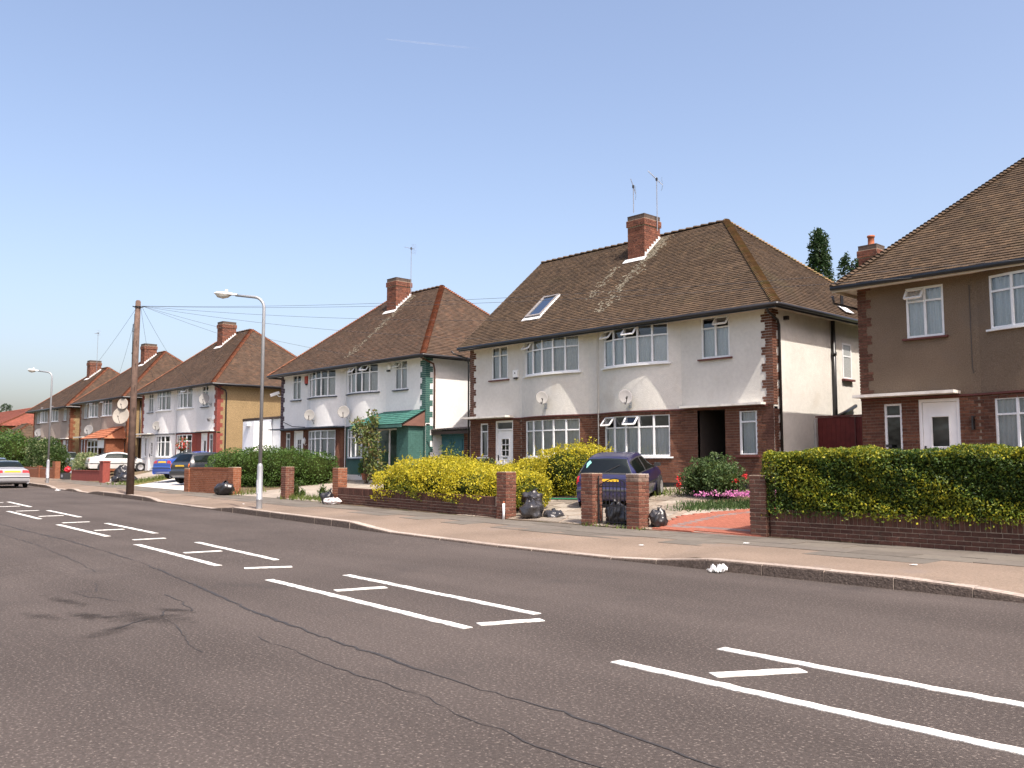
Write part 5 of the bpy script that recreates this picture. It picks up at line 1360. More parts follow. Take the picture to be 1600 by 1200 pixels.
def crumple(label, p, s, seed, flat=.6, strip_=True):
    root = thing('plastic_litter', label, 'litter', p); r = random.Random(seed); off = Vector((seed, seed * 2, 0)); V = []; F = []; n = 14
    for i in range(n + 1):
        for j in range(n + 1):
            u, v = i / n - .5, j / n - .5; q = Vector((u * 3, v * 3, 0))
            dz = abs(mnoise.noise(q * 1.2 + off)) * .8 + .35 * max(0, mnoise.noise(q * 3 + off)); k = 1 - .5 * (u * u + v * v) * 2
            V.append((p[0] + s * u * (1 + .4 * mnoise.noise(q * 2 + off)) , p[1] + s * .7 * v * (1 + .5 * mnoise.noise(q * 2 - off)), p[2] + .004 + s * flat * dz * max(0, k)))
    for i in range(n):
        for j in range(n): F.append((i * (n + 1) + j, (i + 1) * (n + 1) + j, (i + 1) * (n + 1) + j + 1, i * (n + 1) + j + 1))
    npobj('plastic_film', V, F, mat('thin_white_plastic', (.80, .80, .79), .4, .05, 20, .3, 40, transl=.25), root, smooth=True)
crumple('scrap of white plastic lying against the kerb below the red drive', (-7.42, 10.80, G(-7.35)), .24, 3, 1.1)
crumple('small white scrap at the far kerb by the silver car', (-46.6, 13.4, G(-46.6)), .3, 5)
for i, (x, y) in enumerate([(-5.3, 12.3), (-9.9, 12.2), (-8.6, 13.4), (-27.2, 13.4)]): crumple(['tiny paper scrap on the tarmac near the raised kerb', 'tiny pale scrap on the tarmac before the red drive', 'tiny pale scrap on the grey slabs before the red drive', 'tiny pale scrap on the footway near the lone pillar'][i], (x, y, paveZ(x, y) + .008), .09, 9 + i, .3)

# ------------------------------------------------------------------ foliage
def lump(P, f, s): return np.sin(P[:, 0] * f + s) * np.sin(P[:, 1] * f * 1.13 + 2 * s) * .5 + np.sin(P[:, 2] * f * 1.31 + s * 3 + P[:, 0] * f * .5) * .5
def leaf_geo(P, size, r, up=.25, asp=.55, aim=None):
    n = len(P); a = r.normal(size=(n, 3)); a[:, 2] += up
    if aim is not None: a += aim
    a /= np.linalg.norm(a, axis=1)[:, None]; b = np.cross(a, r.normal(size=(n, 3))); b /= np.linalg.norm(b, axis=1)[:, None]; c = np.cross(a, b)
    s = (size * r.uniform(.65, 1.35, n))[:, None]
    V = np.stack([P - a * s * .5, P + b * s * asp * .5 + c * s * .10, P + a * s * .5, P - b * s * asp * .5 + c * s * .10], 1).reshape(-1, 3)
    i = np.arange(n)[:, None] * 4; return V, i + np.array([[0, 1, 2, 3]])
def leaves(name, P, size, m, parent, r, **k):
    if len(P) == 0: return
    V, F = leaf_geo(P, size, r, **k); o = npobj(name, V, F, m, parent); return o
def ell_points(n, c, rad, r, e=1.0, lumps=.12, f=4.0, depth=.3, low=-.8):
    d = r.normal(size=(int(n * 1.6), 3)); d /= np.linalg.norm(d, axis=1)[:, None]; d = d[d[:, 2] > low][:n]
    q = np.sign(d) * np.abs(d) ** e; q /= (np.abs(q) ** (2 / e)).sum(1)[:, None] ** (e / 2) if e != 1 else 1
    k = 1 + lumps * lump(q * 2, f, c[0]) - depth * r.random(len(q)) ** 2.2
    return np.array(c) + q * np.array(rad) * k[:, None], q
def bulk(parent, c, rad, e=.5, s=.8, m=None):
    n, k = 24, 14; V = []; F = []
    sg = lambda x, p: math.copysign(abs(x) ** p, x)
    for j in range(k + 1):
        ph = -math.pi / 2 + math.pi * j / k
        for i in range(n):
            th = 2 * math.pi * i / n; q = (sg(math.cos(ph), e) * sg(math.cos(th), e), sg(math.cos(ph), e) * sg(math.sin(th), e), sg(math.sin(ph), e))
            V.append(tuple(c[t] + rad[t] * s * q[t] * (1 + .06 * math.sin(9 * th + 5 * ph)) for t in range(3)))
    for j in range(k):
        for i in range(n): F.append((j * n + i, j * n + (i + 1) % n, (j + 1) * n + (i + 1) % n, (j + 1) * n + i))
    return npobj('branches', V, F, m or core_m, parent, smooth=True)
def box_points(n, x0, x1, y0, y1, z0, z1, r, lumps=.07, depth=.12):
    A = [(x1 - x0) * (z1 - z0), (x1 - x0) * (y1 - y0), (y1 - y0) * (z1 - z0), (y1 - y0) * (z1 - z0), (x1 - x0) * (z1 - z0) * .4]; A = np.array(A) / sum(A); f = r.choice(5, n, p=A)
    u, v = r.random(n), r.random(n); P = np.zeros((n, 3)); N = np.zeros((n, 3))
    P[:, 0] = np.where(f == 2, x0, np.where(f == 3, x1, x0 + (x1 - x0) * u)); P[:, 1] = np.where((f == 0), y0, np.where(f == 4, y1, np.where(f == 1, y0 + (y1 - y0) * v, y0 + (y1 - y0) * u))); P[:, 2] = np.where(f == 1, z1, z0 + (z1 - z0) * v)
    for i, nn in enumerate([(0, -1, 0), (0, 0, 1), (-1, 0, 0), (1, 0, 0), (0, 1, 0)]): N[f == i] = nn
    k = lumps * lump(P, 5.5, 1.3) + lumps * .6 * lump(P, 13, .4) - depth * r.random(n) ** 2 + .03 * r.random(n)
    # round the arrises
    cx, cy, cz = np.array([(x0 + x1) / 2, (y0 + y1) / 2, z0]); 
    ez = np.clip((z1 - P[:, 2]) / .16, 0, 1); ey = np.clip((P[:, 1] - y0) / .16, 0, 1); ex = np.clip((P[:, 0] - x0) / .16, 0, 1)
    k = k - .045 * np.where(f == 1, (1 - ey) ** 2 + (1 - ex) ** 2, np.where(f == 0, (1 - ez) ** 2 + (1 - ex) ** 2, (1 - ez) ** 2 + (1 - ey) ** 2))
    return P + N * k[:, None], N
def hedge_root(name, label, loc, cat='hedge'): return thing(name, label, cat, loc)

r = np.random.default_rng(21)
hd = hedge_root('privet_hedge', 'clipped green and yellow privet hedge above the dark brick wall, front right', (-6, 15.4, .2))
hx0, hx1, hy0, hy1, hz0, hz1 = -9.15, -1.2, 14.86, 16.1, .62, 1.74
P, N_ = box_points(64000, hx0, hx1, hy0, hy1, hz0, hz1, r)
hang = (P[:, 2] < .9) & (r.random(len(P)) < .35); P[hang, 2] -= r.random(hang.sum()) * .1; P[hang, 1] -= .05
clump = lump(P, 2.1, 4.2) + .7 * lump(P, 5.2, 1.0) + .75 * (P[:, 2] > 1.62) + .35 * (P[:, 2] < 1.0) + r.normal(0, .3, len(P))
ed = r.random((5000, 3)); EP = np.stack([hx0 + (hx1 - hx0) * ed[:, 0], hy0 + .02 + .16 * ed[:, 1], hz1 - .02 - .16 * ed[:, 2]], 1); P = np.concatenate([P, EP]); N_ = np.concatenate([N_, np.tile([0, -.7, .7], (5000, 1))]); clump = np.concatenate([clump, lump(EP, 2.1, 4.2) + r.normal(.2, .4, 5000)])
leaves('foliage', P[clump <= .3], .050, lf_privet, hd, r, aim=N_[clump <= .3] * .5); leaves('golden_foliage', P[clump > .3], .050, lf_goldg, hd, r, aim=N_[clump > .3] * .5)
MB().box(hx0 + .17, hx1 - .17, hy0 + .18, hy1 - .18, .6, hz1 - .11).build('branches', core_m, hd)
st = MB()
for i in range(16): x = lerp(hx0 + .3, hx1 - .3, i / 15); st.tube([(x, 15.45, .2), (x + .05, 15.4, .62)], .02, 5)
st.build('stems', bark, hd)

def golden(name, label, blobs, n, seed, spiky=.35, gold_bias=0.0):
    r = np.random.default_rng(seed); c0 = blobs[0][0]; root = hedge_root(name, label, (c0[0], c0[1], gardenZ(c0[0], c0[1])))
    area = np.array([b[1][0] * b[1][1] + b[1][0] * b[1][2] + b[1][1] * b[1][2] for b in blobs]); area /= area.sum(); PG = []; PD = []; AG = []; AD = []
    for (c, rad), a in zip(blobs, area):
        P, q = ell_points(int(n * a), c, rad, r, e=.75, lumps=.10, f=4.5, depth=.28)
        up = q[:, 2] * .8 + .9 * lump(P, 2.6, 1.7 + seed) + r.normal(0, .35, len(P)) + gold_bias
        inside = np.zeros(len(P), bool)
        for (c2, r2) in blobs:
            if c2 is c: continue
            inside |= (((P - np.array(c2)) / np.array(r2)) ** 2).sum(1) < .62
        ok = ~inside & (P[:, 2] > .25)
        g = (up > -.05) & ok; d = (up <= -.05) & ok
        P[g] += q[g] * .02; PG.append(P[g]); AG.append(q[g]); PD.append(P[d]); AD.append(q[d]); bulk(root, c, rad, .75, .74)
        # upright shoots
        k = int(n * a * .012); ii = r.choice(np.where(g)[0], k) if g.sum() else []
        for i in ii:
            h = r.uniform(.06, .2); t = np.linspace(0, 1, 7)[:, None]; dirv = np.array([r.normal(0, .25), r.normal(0, .25), 1.0]) * .7 + q[i] * .5
            s = P[i] + dirv * h * t + r.normal(0, .012, (7, 3)); PG.append(s); AG.append(np.repeat(q[i][None], 7, 0))
    leaves('golden_foliage', np.concatenate(PG), .058, lf_gold, root, r, aim=np.concatenate(AG) * .4); leaves('foliage', np.concatenate(PD), .055, lf_goldg, root, r, aim=np.concatenate(AD) * .4)
    return root
golden('golden_hedge', 'bright yellow hedge spilling over the long low brick wall',
    [((-21.75, 16.1, .82), (1.15, 1.05, .60)), ((-20.6, 16.2, 1.02), (1.35, 1.3, .66)), ((-19.4, 16.0, .95), (1.5, 1.25, .62)), ((-17.8, 15.8, .85), (1.45, 1.15, .52)), ((-16.95, 15.8, .8), (.75, .95, .5))], 46000, 31, gold_bias=.25)
golden('golden_hedge', 'yellow hedge behind the brick pillar, left of the purple car',
    [((-18.1, 19.3, 1.25), (1.2, 1.0, .80)), ((-19.6, 19.5, 1.02), (1.25, 1.0, .62)), ((-21.2, 19.7, .95), (1.4, .9, .5)), ((-22.8, 19.9, .85), (1.4, .9, .45))], 34000, 33, gold_bias=.25)
def bush(name, label, blobs, n, m, size, seed, cat='bush', e=1.0, lumps=.2, m2=None, f=4.0, depth=.4, twigs=True):
    r = np.random.default_rng(seed); c0 = blobs[0][0]; g0 = gardenZ(c0[0], c0[1]); root = hedge_root(name, label, (c0[0], c0[1], g0), cat)
    area = np.array([b[1][0] * b[1][1] + b[1][0] * b[1][2] + b[1][1] * b[1][2] for b in blobs]); area /= area.sum(); PP = []; QQ = []
    for (c, rad), a in zip(blobs, area):
        P, q = ell_points(int(n * a), c, rad, r, e=e, lumps=lumps, f=f, depth=depth); PP.append(P); QQ.append(q); bulk(root, c, rad, .9, .62 if depth > .35 else .76)
    P = np.concatenate(PP); Q = np.concatenate(QQ); ok = P[:, 2] > g0 - .05; P = P[ok]; Q = Q[ok]
    if m2 is not None:
        s = lump(P, 3.0, seed) + r.normal(0, .4, len(P)) > .5; leaves('foliage', P[~s], size, m, root, r, aim=Q[~s] * .4); leaves('young_foliage', P[s], size, m2, root, r, aim=Q[s] * .4)
    else: leaves('foliage', P, size, m, root, r, aim=Q * .4)
    if twigs:
        t = MB()
        for i in range(7): a = i * .9; c = blobs[i % len(blobs)]; t.tube([(c0[0] + .05 * math.cos(a), c0[1] + .05 * math.sin(a), g0 - .05), (c[0][0] + c[1][0] * .4 * math.cos(a), c[0][1] + c[1][1] * .4 * math.sin(a), c[0][2])], [.025, .01], 5)
        t.build('stems', bark, root)
    return root
bush('green_hedge', 'broad leafy green hedge between the red brick wall and the lone pillar', [((-38.6, 18.6, 1.2), (1.7, 1.1, .95)), ((-36.8, 18.9, 1.25), (1.6, 1.2, .98)), ((-35.2, 19.3, 1.25), (1.5, 1.2, .95)), ((-34.1, 19.9, 1.15), (1.2, 1.0, .85))], 17000, lf_green, .085, 41, 'hedge', e=.8, lumps=.12, depth=.25)
bush('flowering_shrub', 'leafy green shrub with red roses in front of the dark passage', [((-13.75, 19.9, 1.22), (.78, .55, .52)), ((-13.2, 19.7, 1.05), (.55, .5, .45)), ((-14.35, 20.1, 1.0), (.5, .45, .42))], 5200, lf_bush, .07, 43, depth=.5, lumps=.3)
bush('dark_hedge', 'tall dark green hedge behind the far lamp post', [((-73.6, 19.7, 1.85), (2.0, .75, 1.5)), ((-70.6, 19.6, 1.85), (2.3, .75, 1.45)), ((-68.4, 19.5, 1.6), (1.6, .7, 1.15))], 13000, lf_dark2, .13, 45, 'hedge', e=.85, lumps=.16, m2=lf_pale)
bush('small_bush', 'pale leafed bush behind the low red painted wall', [((-62.4, 19.7, 1.4), (1.7, .8, .8)), ((-60.9, 19.4, 1.3), (1.2, .7, .8))], 6500, lf_pale, .12, 47, lumps=.25, m2=lf_pale)
bush('far_bush', 'sprawling dark bush at the far left edge behind the silver car', [((-83.5, 20.4, 2.2), (4, 1.5, 1.9)), ((-91, 21.5, 2.4), (5, 1.8, 2.0)), ((-100, 23, 2.4), (5, 2.0, 2.0))], 11000, lf_green, .19, 49, lumps=.25, m2=lf_dark)
# rose stems in the gap left of the cream pair's door, greenery by the hedge
bush('rose_bush', 'thin rose bush with sparse leaves beside the lean-to', [((-25.6, 20.6, 1.75), (.45, .4, .55)), ((-25.1, 20.5, 1.5), (.4, .35, .4)), ((-26.1, 20.6, 1.3), (.35, .3, .4))], 620, lf_bush, .09, 51, depth=.9, lumps=.3)
bush('low_shrub', 'small shrub between the yellow hedge and the white panelled door', [((-23.6, 20.6, 1.3), (.45, .4, .4)), ((-24.3, 20.5, 1.15), (.5, .4, .4))], 900, lf_bush, .08, 53, depth=.7)
cl = bush('climbing_shrub', 'tall loose climber growing in front of the green porch', [((-30.9, 20.5, 2.55), (.75, .35, .55)), ((-30.3, 20.4, 1.9), (.7, .35, .7)), ((-31.3, 20.45, 3.0), (.45, .3, .4)), ((-30.4, 20.5, 3.25), (.3, .25, .45)), ((-30.1, 20.4, 1.2), (.5, .3, .5))], 1500, lf_brown, .15, 55, depth=.95, lumps=.35)
for c in [o for o in cl.children if o.name.startswith('branches')]: bpy.data.objects.remove(c)
for o in list(bpy.data.objects):
    if o.name.startswith('branches') and o.parent and o.parent.name.split('.')[0] in ('rose_bush', 'low_shrub'): bpy.data.objects.remove(o)
def tufts(name, label, spots, m, seed, h=.16, n=40, spread=.25, cat='plant', kind=None):
    r = np.random.default_rng(seed); PV = []; PF = []; b = 0
    for (x, y, s) in spots:
        for i in range(int(n * s)):
            px, py_ = x + r.normal(0, spread * s), y + r.normal(0, spread * s); z = (gardenZ(px, py_) if py_ > frontY(px) else paveZ(px, py_)) + .005; hh = h * s * r.uniform(.5, 1.3); a = r.uniform(0, 6.28); lean = r.normal(0, .35, 2); w = .012 + .01 * r.random()
            PV += [(px - w * math.cos(a), py_ - w * math.sin(a), z), (px + w * math.cos(a), py_ + w * math.sin(a), z), (px + lean[0] * hh + w * .2, py_ + lean[1] * hh, z + hh), (px + lean[0] * hh - w * .2, py_ + lean[1] * hh, z + hh)]; PF.append((b, b + 1, b + 2, b + 3)); b += 4
    o = npobj(name, PV, PF, m); tag(o, label, cat, kind=kind); return o
tufts('grass', 'rough grass and weeds along the garden edges and pillar feet', [(-28.9 + .35 * i, 15.9 + .06 * math.sin(i * 2), .8) for i in range(11)] + [(-13.3, 14.52, .4), (-12.9, 14.6, .4), (-12.3, 14.5, .35), (-11.8, 14.5, .3), (-33.0, 16.1, 1.0), (-32.7, 16.5, 1.2), (-24.6, 16.2, 1), (-24.2, 16.6, 1), (-23.7, 16.0, 1), (-15.4, 19.9, .9), (-15.0, 20.2, 1), (-15.7, 20.3, .9), (-14.7, 20.5, .8)], lf_grass, 61, .22, 46, kind='stuff')
tufts('grass', 'low green ground cover round the pink flowers beside the red drive', [(lerp(-13.0, -10.6, i / 26) + .12 * math.sin(7 * i), lerp(17.6, 19.3, i / 26) + .35 * math.sin(3.1 * i), 1) for i in range(27)] + [(lerp(-13.3, -10.8, i / 17), lerp(18.3, 19.9, i / 17), 1) for i in range(18)], lf_bush, 63, .10, 60, .24, kind='stuff')
tufts('grass', 'dry grass verge beside the far white drive', [(lerp(-49, -51, i / 30) + .8 * math.sin(5 * i), lerp(17.5, 21, i / 30), 1) for i in range(31)], lf_grass, 64, .15, 40, .5, kind='stuff')
wp = [(-29.9, 16.3, 1.0), (-27.8, 16.1, .9)]
for i, (x, y, s) in enumerate(wp): bush('weed_clump', ['tall weeds right of the lone brick pillar', 'weeds halfway between the lone pillar and the orange pillar'][i], [((x + .9, y, .5), (.16, .14, .34 * s)), ((x + 1.15, y + .1, .42), (.14, .12, .22))], 240, lf_bush, .07, 65 + i, 'plant', depth=.8)
def blossoms(name, label, spots, n, m, seed, size=.035, spread=.16, zoff=.24, cat='flowers'):
    r = np.random.default_rng(seed); PP = []
    for (x, y, s) in spots:
        k = int(n * s); px = x + r.normal(0, spread, k); py_ = y + r.normal(0, spread, k); z = np.array([gardenZ(a, b) for a, b in zip(px, py_)]) + zoff + r.normal(0, .03, k); PP.append(np.stack([px, py_, z], 1))
    P = np.concatenate(PP); V, F = leaf_geo(P, size, r, up=1.5, asp=.9); o = npobj(name, V, F, m); tag(o, label, cat, kind='stuff'); return o
blossoms('pink_flowers', 'mat of pink flowers at the edge of the front bed', [(-12.2, 19.0, 1), (-11.9, 19.15, 1), (-11.6, 19.3, 1), (-11.3, 19.5, 1.2), (-12.5, 18.9, .8), (-11.0, 19.7, 1), (-13.1, 18.7, .4), (-10.7, 19.9, 1)], 170, pinkm, 71, .045)
rs = np.random.default_rng(73)
for (x, y, z, lab) in [(-14.62, 19.6, 1.12, 'red rose left of the leafy shrub'), (-14.55, 19.5, .92, 'second red rose low at the left of the leafy shrub'), (-12.75, 19.45, 1.08, 'red rose right of the leafy shrub'), (-12.5, 19.5, 1.22, 'red rose highest at the right of the leafy shrub')]:
    P = np.array([x, y, z]) + rs.normal(0, .035, (26, 3)); V, F = leaf_geo(P, .05, rs, asp=.9); root = thing('red_rose', lab, 'flower', (x, y, z - .3)); npobj('petals', V, F, redm, root); MB().tube([(x + .03, y + .1, z - .35), (x, y, z)], .006, 5).build('stem', bark, root)
pt = thing('plant_pot', 'terracotta pot with a bushy green plant by the porch step', 'potted plant', (-31.9, 21.2, .74))
MB().lathe([(.001, 0), (.16, 0), (.21, .26), (.235, .26), (.235, .31), (.2, .31), (.19, .24), (.001, .24)], 20, (-31.9, 21.2, .76)).build('pot', terracotta, pt, smooth=False)
P, q = ell_points(900, (-31.85, 21.2, 1.3), (.42, .36, .36), np.random.default_rng(5), depth=.6, lumps=.3); leaves('foliage', P, .09, lf_green, pt, np.random.default_rng(6))
sp = thing('plant_pot', 'small hanging basket of red and orange flowers at the red-cornered white pair', 'potted plant', (-51.2, 21.3, 2.3))
P, q = ell_points(260, (-50.9, 21.2, 2.55), (.45, .35, .4), np.random.default_rng(8), depth=.7); leaves('foliage', P[:150], .1, lf_brown, sp, np.random.default_rng(9)); leaves('petals', P[150:], .1, redm, sp, np.random.default_rng(10)); MB().lathe([(.05, -.2), (.25, -.02), (.26, 0)], 12, (-50.9, 21.2, 2.35)).build('basket', bark, sp)
edge = thing('lawn_edging', 'thin green plastic edging strip at the foot of the yellow hedge', 'edging', (-18, 17.9, .45))
pts = [(lerp(-20.2, -16.4, i / 12), 18.05 - .22 * math.sin(i / 12 * 3.14) + .02 * i, 0) for i in range(13)]
MB().tube([(x, y, gardenZ(x, y) + .06) for x, y, z in pts], .028, 6).build('edging', mat('green_plastic', (.02, .16, .07), .5, .1), edge)

# trees behind the houses
def conifer(label, x, y, z0, z1, rad, n, seed, forks=1):
    root = thing('conifer_tree', label, 'tree', (x, y, z0)); r = np.random.default_rng(seed); PP = []; AA = []
    MB().tube([(x, y, z0), (x, y, z1 - .6)], [.22, .05], 8).build('trunk', bark, root)
    tops = [(x + (k - (forks - 1) / 2) * rad * 1.15, y, z1 - .5 * k) for k in range(forks)]
    for (tx, ty, tz) in tops:
        for i in range(n // forks):
            t = r.random() ** .8; z = z0 + 1.2 + (tz - z0 - 1.2) * t; prof = rad / (1 if forks == 1 else 1.6) * (1 - .25 * t) * (1 if t < .9 else (1 - t) * 8 + .2) * (.75 + .35 * math.sin(z * 3.1 + 5 * math.sin(z * .7))); a = r.uniform(0, 6.28); d = prof * (1 - .55 * r.random() ** 2)
            cx, cy = lerp(x, tx, min(1, t * 1.2)), y; dirv = np.array([math.cos(a), math.sin(a), -.25]); k = 9; s = np.linspace(0, 1, k)[:, None]
            PP.append(np.array([cx + math.cos(a) * d, cy + math.sin(a) * d, z]) + dirv * .38 * s + np.array([0, 0, -.25]) * s * s + r.normal(0, .05, (k, 3))); AA.append(np.repeat(dirv[None], k, 0))
    leaves('crown', np.concatenate(PP), .20, lf_con, root, r, aim=np.concatenate(AA) * 1.2, asp=.45)
conifer('tall narrow dark conifer rising behind the roof of the cream pair', -23.9, 45, .8, 14.3, .72, 1000, 81)
conifer('smaller forked conifer top between the two roofs', -24.5, 50, .8, 13.9, .62, 800, 83, 2)
conifer('dark conifer top beyond the far red roof', -165, 39, 1, 11.2, 1.5, 420, 85)

# ------------------------------------------------------------------ street lamps, pole, wires
def street_lamp(label, x, y, z, h):
    root = thing('street_lamp', label, 'street lamp', (x, y, z), group='street lamps')
    MB().lathe([(.085, -.05), (.085, .28), (.088, .285), (.088, .30), (.082, .305), (.082, 1.22), (.075, 1.27), (.052, 1.33)], 18, (x, y, z)).build('base_column', steel, root, smooth=True)
    MB().box(x - .03, x + .03, y - .093, y - .075, z + .45, z + .85).build('service_door', mat('lamp_door', (.40, .41, .43), .5, .05), root)
    d = Vector((-.80, -.60, 0)); p = Vector((x, y, z)); pts = [p + Vector((0, 0, 1.3)), p + Vector((0, 0, h - .35))]
    for k in range(1, 8): a = k / 7 * R(82); pts.append(p + Vector((0, 0, h - .35)) + d * (.34 * (1 - math.cos(a))) + Vector((0, 0, .34 * math.sin(a))))
    end = pts[-1] + d * .62 + Vector((0, 0, .075)); pts.append(end)
    MB().tube(pts, [.052, .046] + [.043] * 7 + [.034], 12).build('column_and_arm', steel, root, smooth=True)
    # lantern: tapered canopy over a clear bowl
    V = []; F = []; n = 14; st_ = [(-.06, .045, .05), (.05, .06, .06), (.2, .095, .075), (.42, .125, .085), (.6, .115, .075), (.68, .06, .04)]; side = d.cross(Vector((0, 0, 1))); dd = (d + Vector((0, 0, .10))).normalized()
    for (t, w, hh) in st_:
        for k in range(n): a = math.pi * k / (n - 1); V.append(tuple(end + dd * t + side * (w * math.cos(a)) + Vector((0, 0, hh * math.sin(a)))))
    for i in range(len(st_) - 1):
        for k in range(n - 1): F.append((i * n + k, i * n + k + 1, (i + 1) * n + k + 1, (i + 1) * n + k))
        F.append((i * n + n - 1, i * n, (i + 1) * n, (i + 1) * n + n - 1))
    hd_ = npobj('lantern', V, F, mat('lantern_grey', (.55, .55, .54), .5, .05), root, smooth=True)
    V = []; F = []
    for (t, w, hh) in [(.18, .07, .02), (.26, .1, .09), (.42, .115, .13), (.58, .1, .10), (.65, .05, .02)]:
        for k in range(n): a = math.pi * k / (n - 1); V.append(tuple(end + dd * t + side * (w * math.cos(a)) - Vector((0, 0, hh * math.sin(a)))))
    for i in range(4):
        for k in range(n - 1): F.append((i * n + k, (i + 1) * n + k, (i + 1) * n + k + 1, i * n + k + 1))
    npobj('bowl', V, F, lampglass, root, smooth=True)
    c = end + dd * .3 + Vector((0, 0, .08)); MB().lathe([(.04, 0), (.045, .05), (.03, .075), (.001, .08)], 10, tuple(c)).build('photocell', upvc, root, smooth=True)
street_lamp('nearer grey steel street lamp on the footway with bent arm', -24.15, 12.38, .18, 6.25)
street_lamp('far grey steel street lamp in front of the tall dark hedge', -55.35, 15.34, .36, 6.35)

pole = thing('telegraph_pole', 'dark wooden telegraph pole carrying the overhead wires', 'pole', (-36.5, 13.15, .26))
PX, PY = -36.5, 13.15; PT = 8.0
MB().tube([(PX, PY, .2), (PX + .02, PY, 4), (PX + .06, PY + .03, PT)], [.15, .128, .10], 14).lathe([(.10, 0), (.07, .05), (.001, .07)], 14, (PX + .06, PY + .03, PT)).build('shaft', wood, pole, smooth=True)
stp = MB()
for i in range(9):
    z = 3.2 + i * .45; s = 1 if i % 2 else -1
    stp.tube([(PX + .03 + s * .1, PY - .02, z), (PX + .03 + s * .25, PY - .05, z), (PX + .03 + s * .25, PY - .05, z + .05)], .011, 5)
stp.build('climbing_irons', iron, pole)
top = Vector((PX + .06, PY + .03, PT - .22))
MB().lathe([(.13, -.03), (.13, .03)], 14, tuple(top)).build('ring_bracket', iron, pole)
hk = MB()
for k in range(8): a = k * math.pi / 4; hk.tube([top + Vector((.12 * math.cos(a), .12 * math.sin(a), 0)), top + Vector((.22 * math.cos(a), .22 * math.sin(a), .02))], .012, 5)
hk.build('wire_hooks', iron, pole)
MB().obox((PX - .12, PY + .05, PT - .75), (.05, 0, 0), (0, .07, 0), (0, 0, .28)).build('terminal_box', plastic_dk, pole)
MB().tube([(PX - .14, PY - .06, PT - .9), (PX - .15, PY - .03, 2.5), (PX - .16, PY - .02, .3)], .02, 6).build('cable_duct', plastic_dk, pole)
def wire(label, a, b, sag):
    a, b = Vector(a), Vector(b); n = 24
    root = thing('overhead_wire', label, 'wire', tuple(b), group='overhead telephone wires')
    MB().tube([a.lerp(b, i / n) - Vector((0, 0, sag * 4 * (i / n) * (1 - i / n))) for i in range(n + 1)], .0055, 5).build('cable', wirem, root, smooth=True)
tw = lambda k: top + Vector((.22 * math.cos(k), .22 * math.sin(k), .02))
wire('overhead wire running to the eaves of the brown house', tw(0.2), (-6.0, 21.4, 5.95), .35)
wire('overhead wire running to the brown house beside its small window', tw(0.3), (-9.0, 21.4, 5.95), .30)
wire('overhead wire ending above the right bow window of the cream pair', tw(0.4), (-16.2, 21.4, 5.85), .28)
wire('overhead wire ending above the left bow window of the cream pair', tw(0.5), (-22.9, 21.4, 5.85), .25)
wire('overhead wire ending at the right of the white pair with green porch', tw(0.6), (-31.3, 21.4, 5.85), .18)
wire('overhead wire ending at the left of the white pair with green porch', tw(0.8), (-35.0, 21.4, 5.85), .15)
wire('overhead wire ending at the red-cornered white pair, right half', tw(2.0), (-50.0, 21.4, 5.9), .3)
wire('overhead wire ending at the red-cornered white pair, left half', tw(2.3), (-55.5, 21.4, 5.9), .35)
wire('overhead wire ending at the beige pair with the two big dishes', tw(2.8), (-64.0, 21.4, 5.9), .5)
wire('overhead wire dropping left towards the farthest pair', tw(3.0), (-78.0, 21.4, 5.8), .7)
wire('overhead wire far behind the roofs, left of the forked conifer', (-40, 62, 15.5), (18, 40, 12.0), .8)
wire('lower overhead wire far behind the roofs beside the conifers', (-40, 60, 13.6), (18, 40, 10.6), .8)
MB().tube([(-59.45, 21.9, 3.4), (-59.3, 21.5, 3.2), (-57.5, 21.45, 3.05)], .015, 5).build('cable', wirem, h3)
MB().tube([(-40.86, 21.9, 3.85), (-40.4, 21.85, 3.55), (-39.4, 21.85, 3.28), (-38.2, 21.85, 3.22)], .018, 5).build('cable', wirem, h2)
ct = thing('contrail', 'faint white aircraft trail high in the sky', 'contrail', (-8000, 5600, 4700)); 
cm_ = bpy.data.materials.new('vapour'); cm_.use_nodes = True; N = cm_.node_tree.nodes; Lk = cm_.node_tree.links
tr_ = N.new('ShaderNodeBsdfTransparent'); df = N.new('ShaderNodeBsdfDiffuse'); df.inputs[0].default_value = (.9, .9, .9, 1); mx = N.new('ShaderNodeMixShader'); gi = N.new('ShaderNodeNewGeometry'); nz_ = N.new('ShaderNodeTexNoise'); nz_.inputs['Scale'].default_value = .004; mr_ = N.new('ShaderNodeMapRange'); mr_.inputs[1].default_value = .4; mr_.inputs[2].default_value = .7; mr_.inputs[3].default_value = .01; mr_.inputs[4].default_value = .09
Lk.new(gi.outputs['Position'], nz_.inputs[0]); Lk.new(nz_.outputs[0], mr_.inputs[0]); Lk.new(mr_.outputs[0], mx.inputs[0]); Lk.new(tr_.outputs[0], mx.inputs[1]); Lk.new(df.outputs[0], mx.inputs[2]); Lk.new(mx.outputs[0], N['Material Output'].inputs[0])
MB().tube([Vector((-.80, .55, .47)).lerp(Vector((-.73, .63, .46)), k / 8) * 9500 for k in range(9)], [5, 7, 8, 9, 9, 8, 8, 7, 6], 8).build('vapour_trail', cm_, ct, smooth=True)

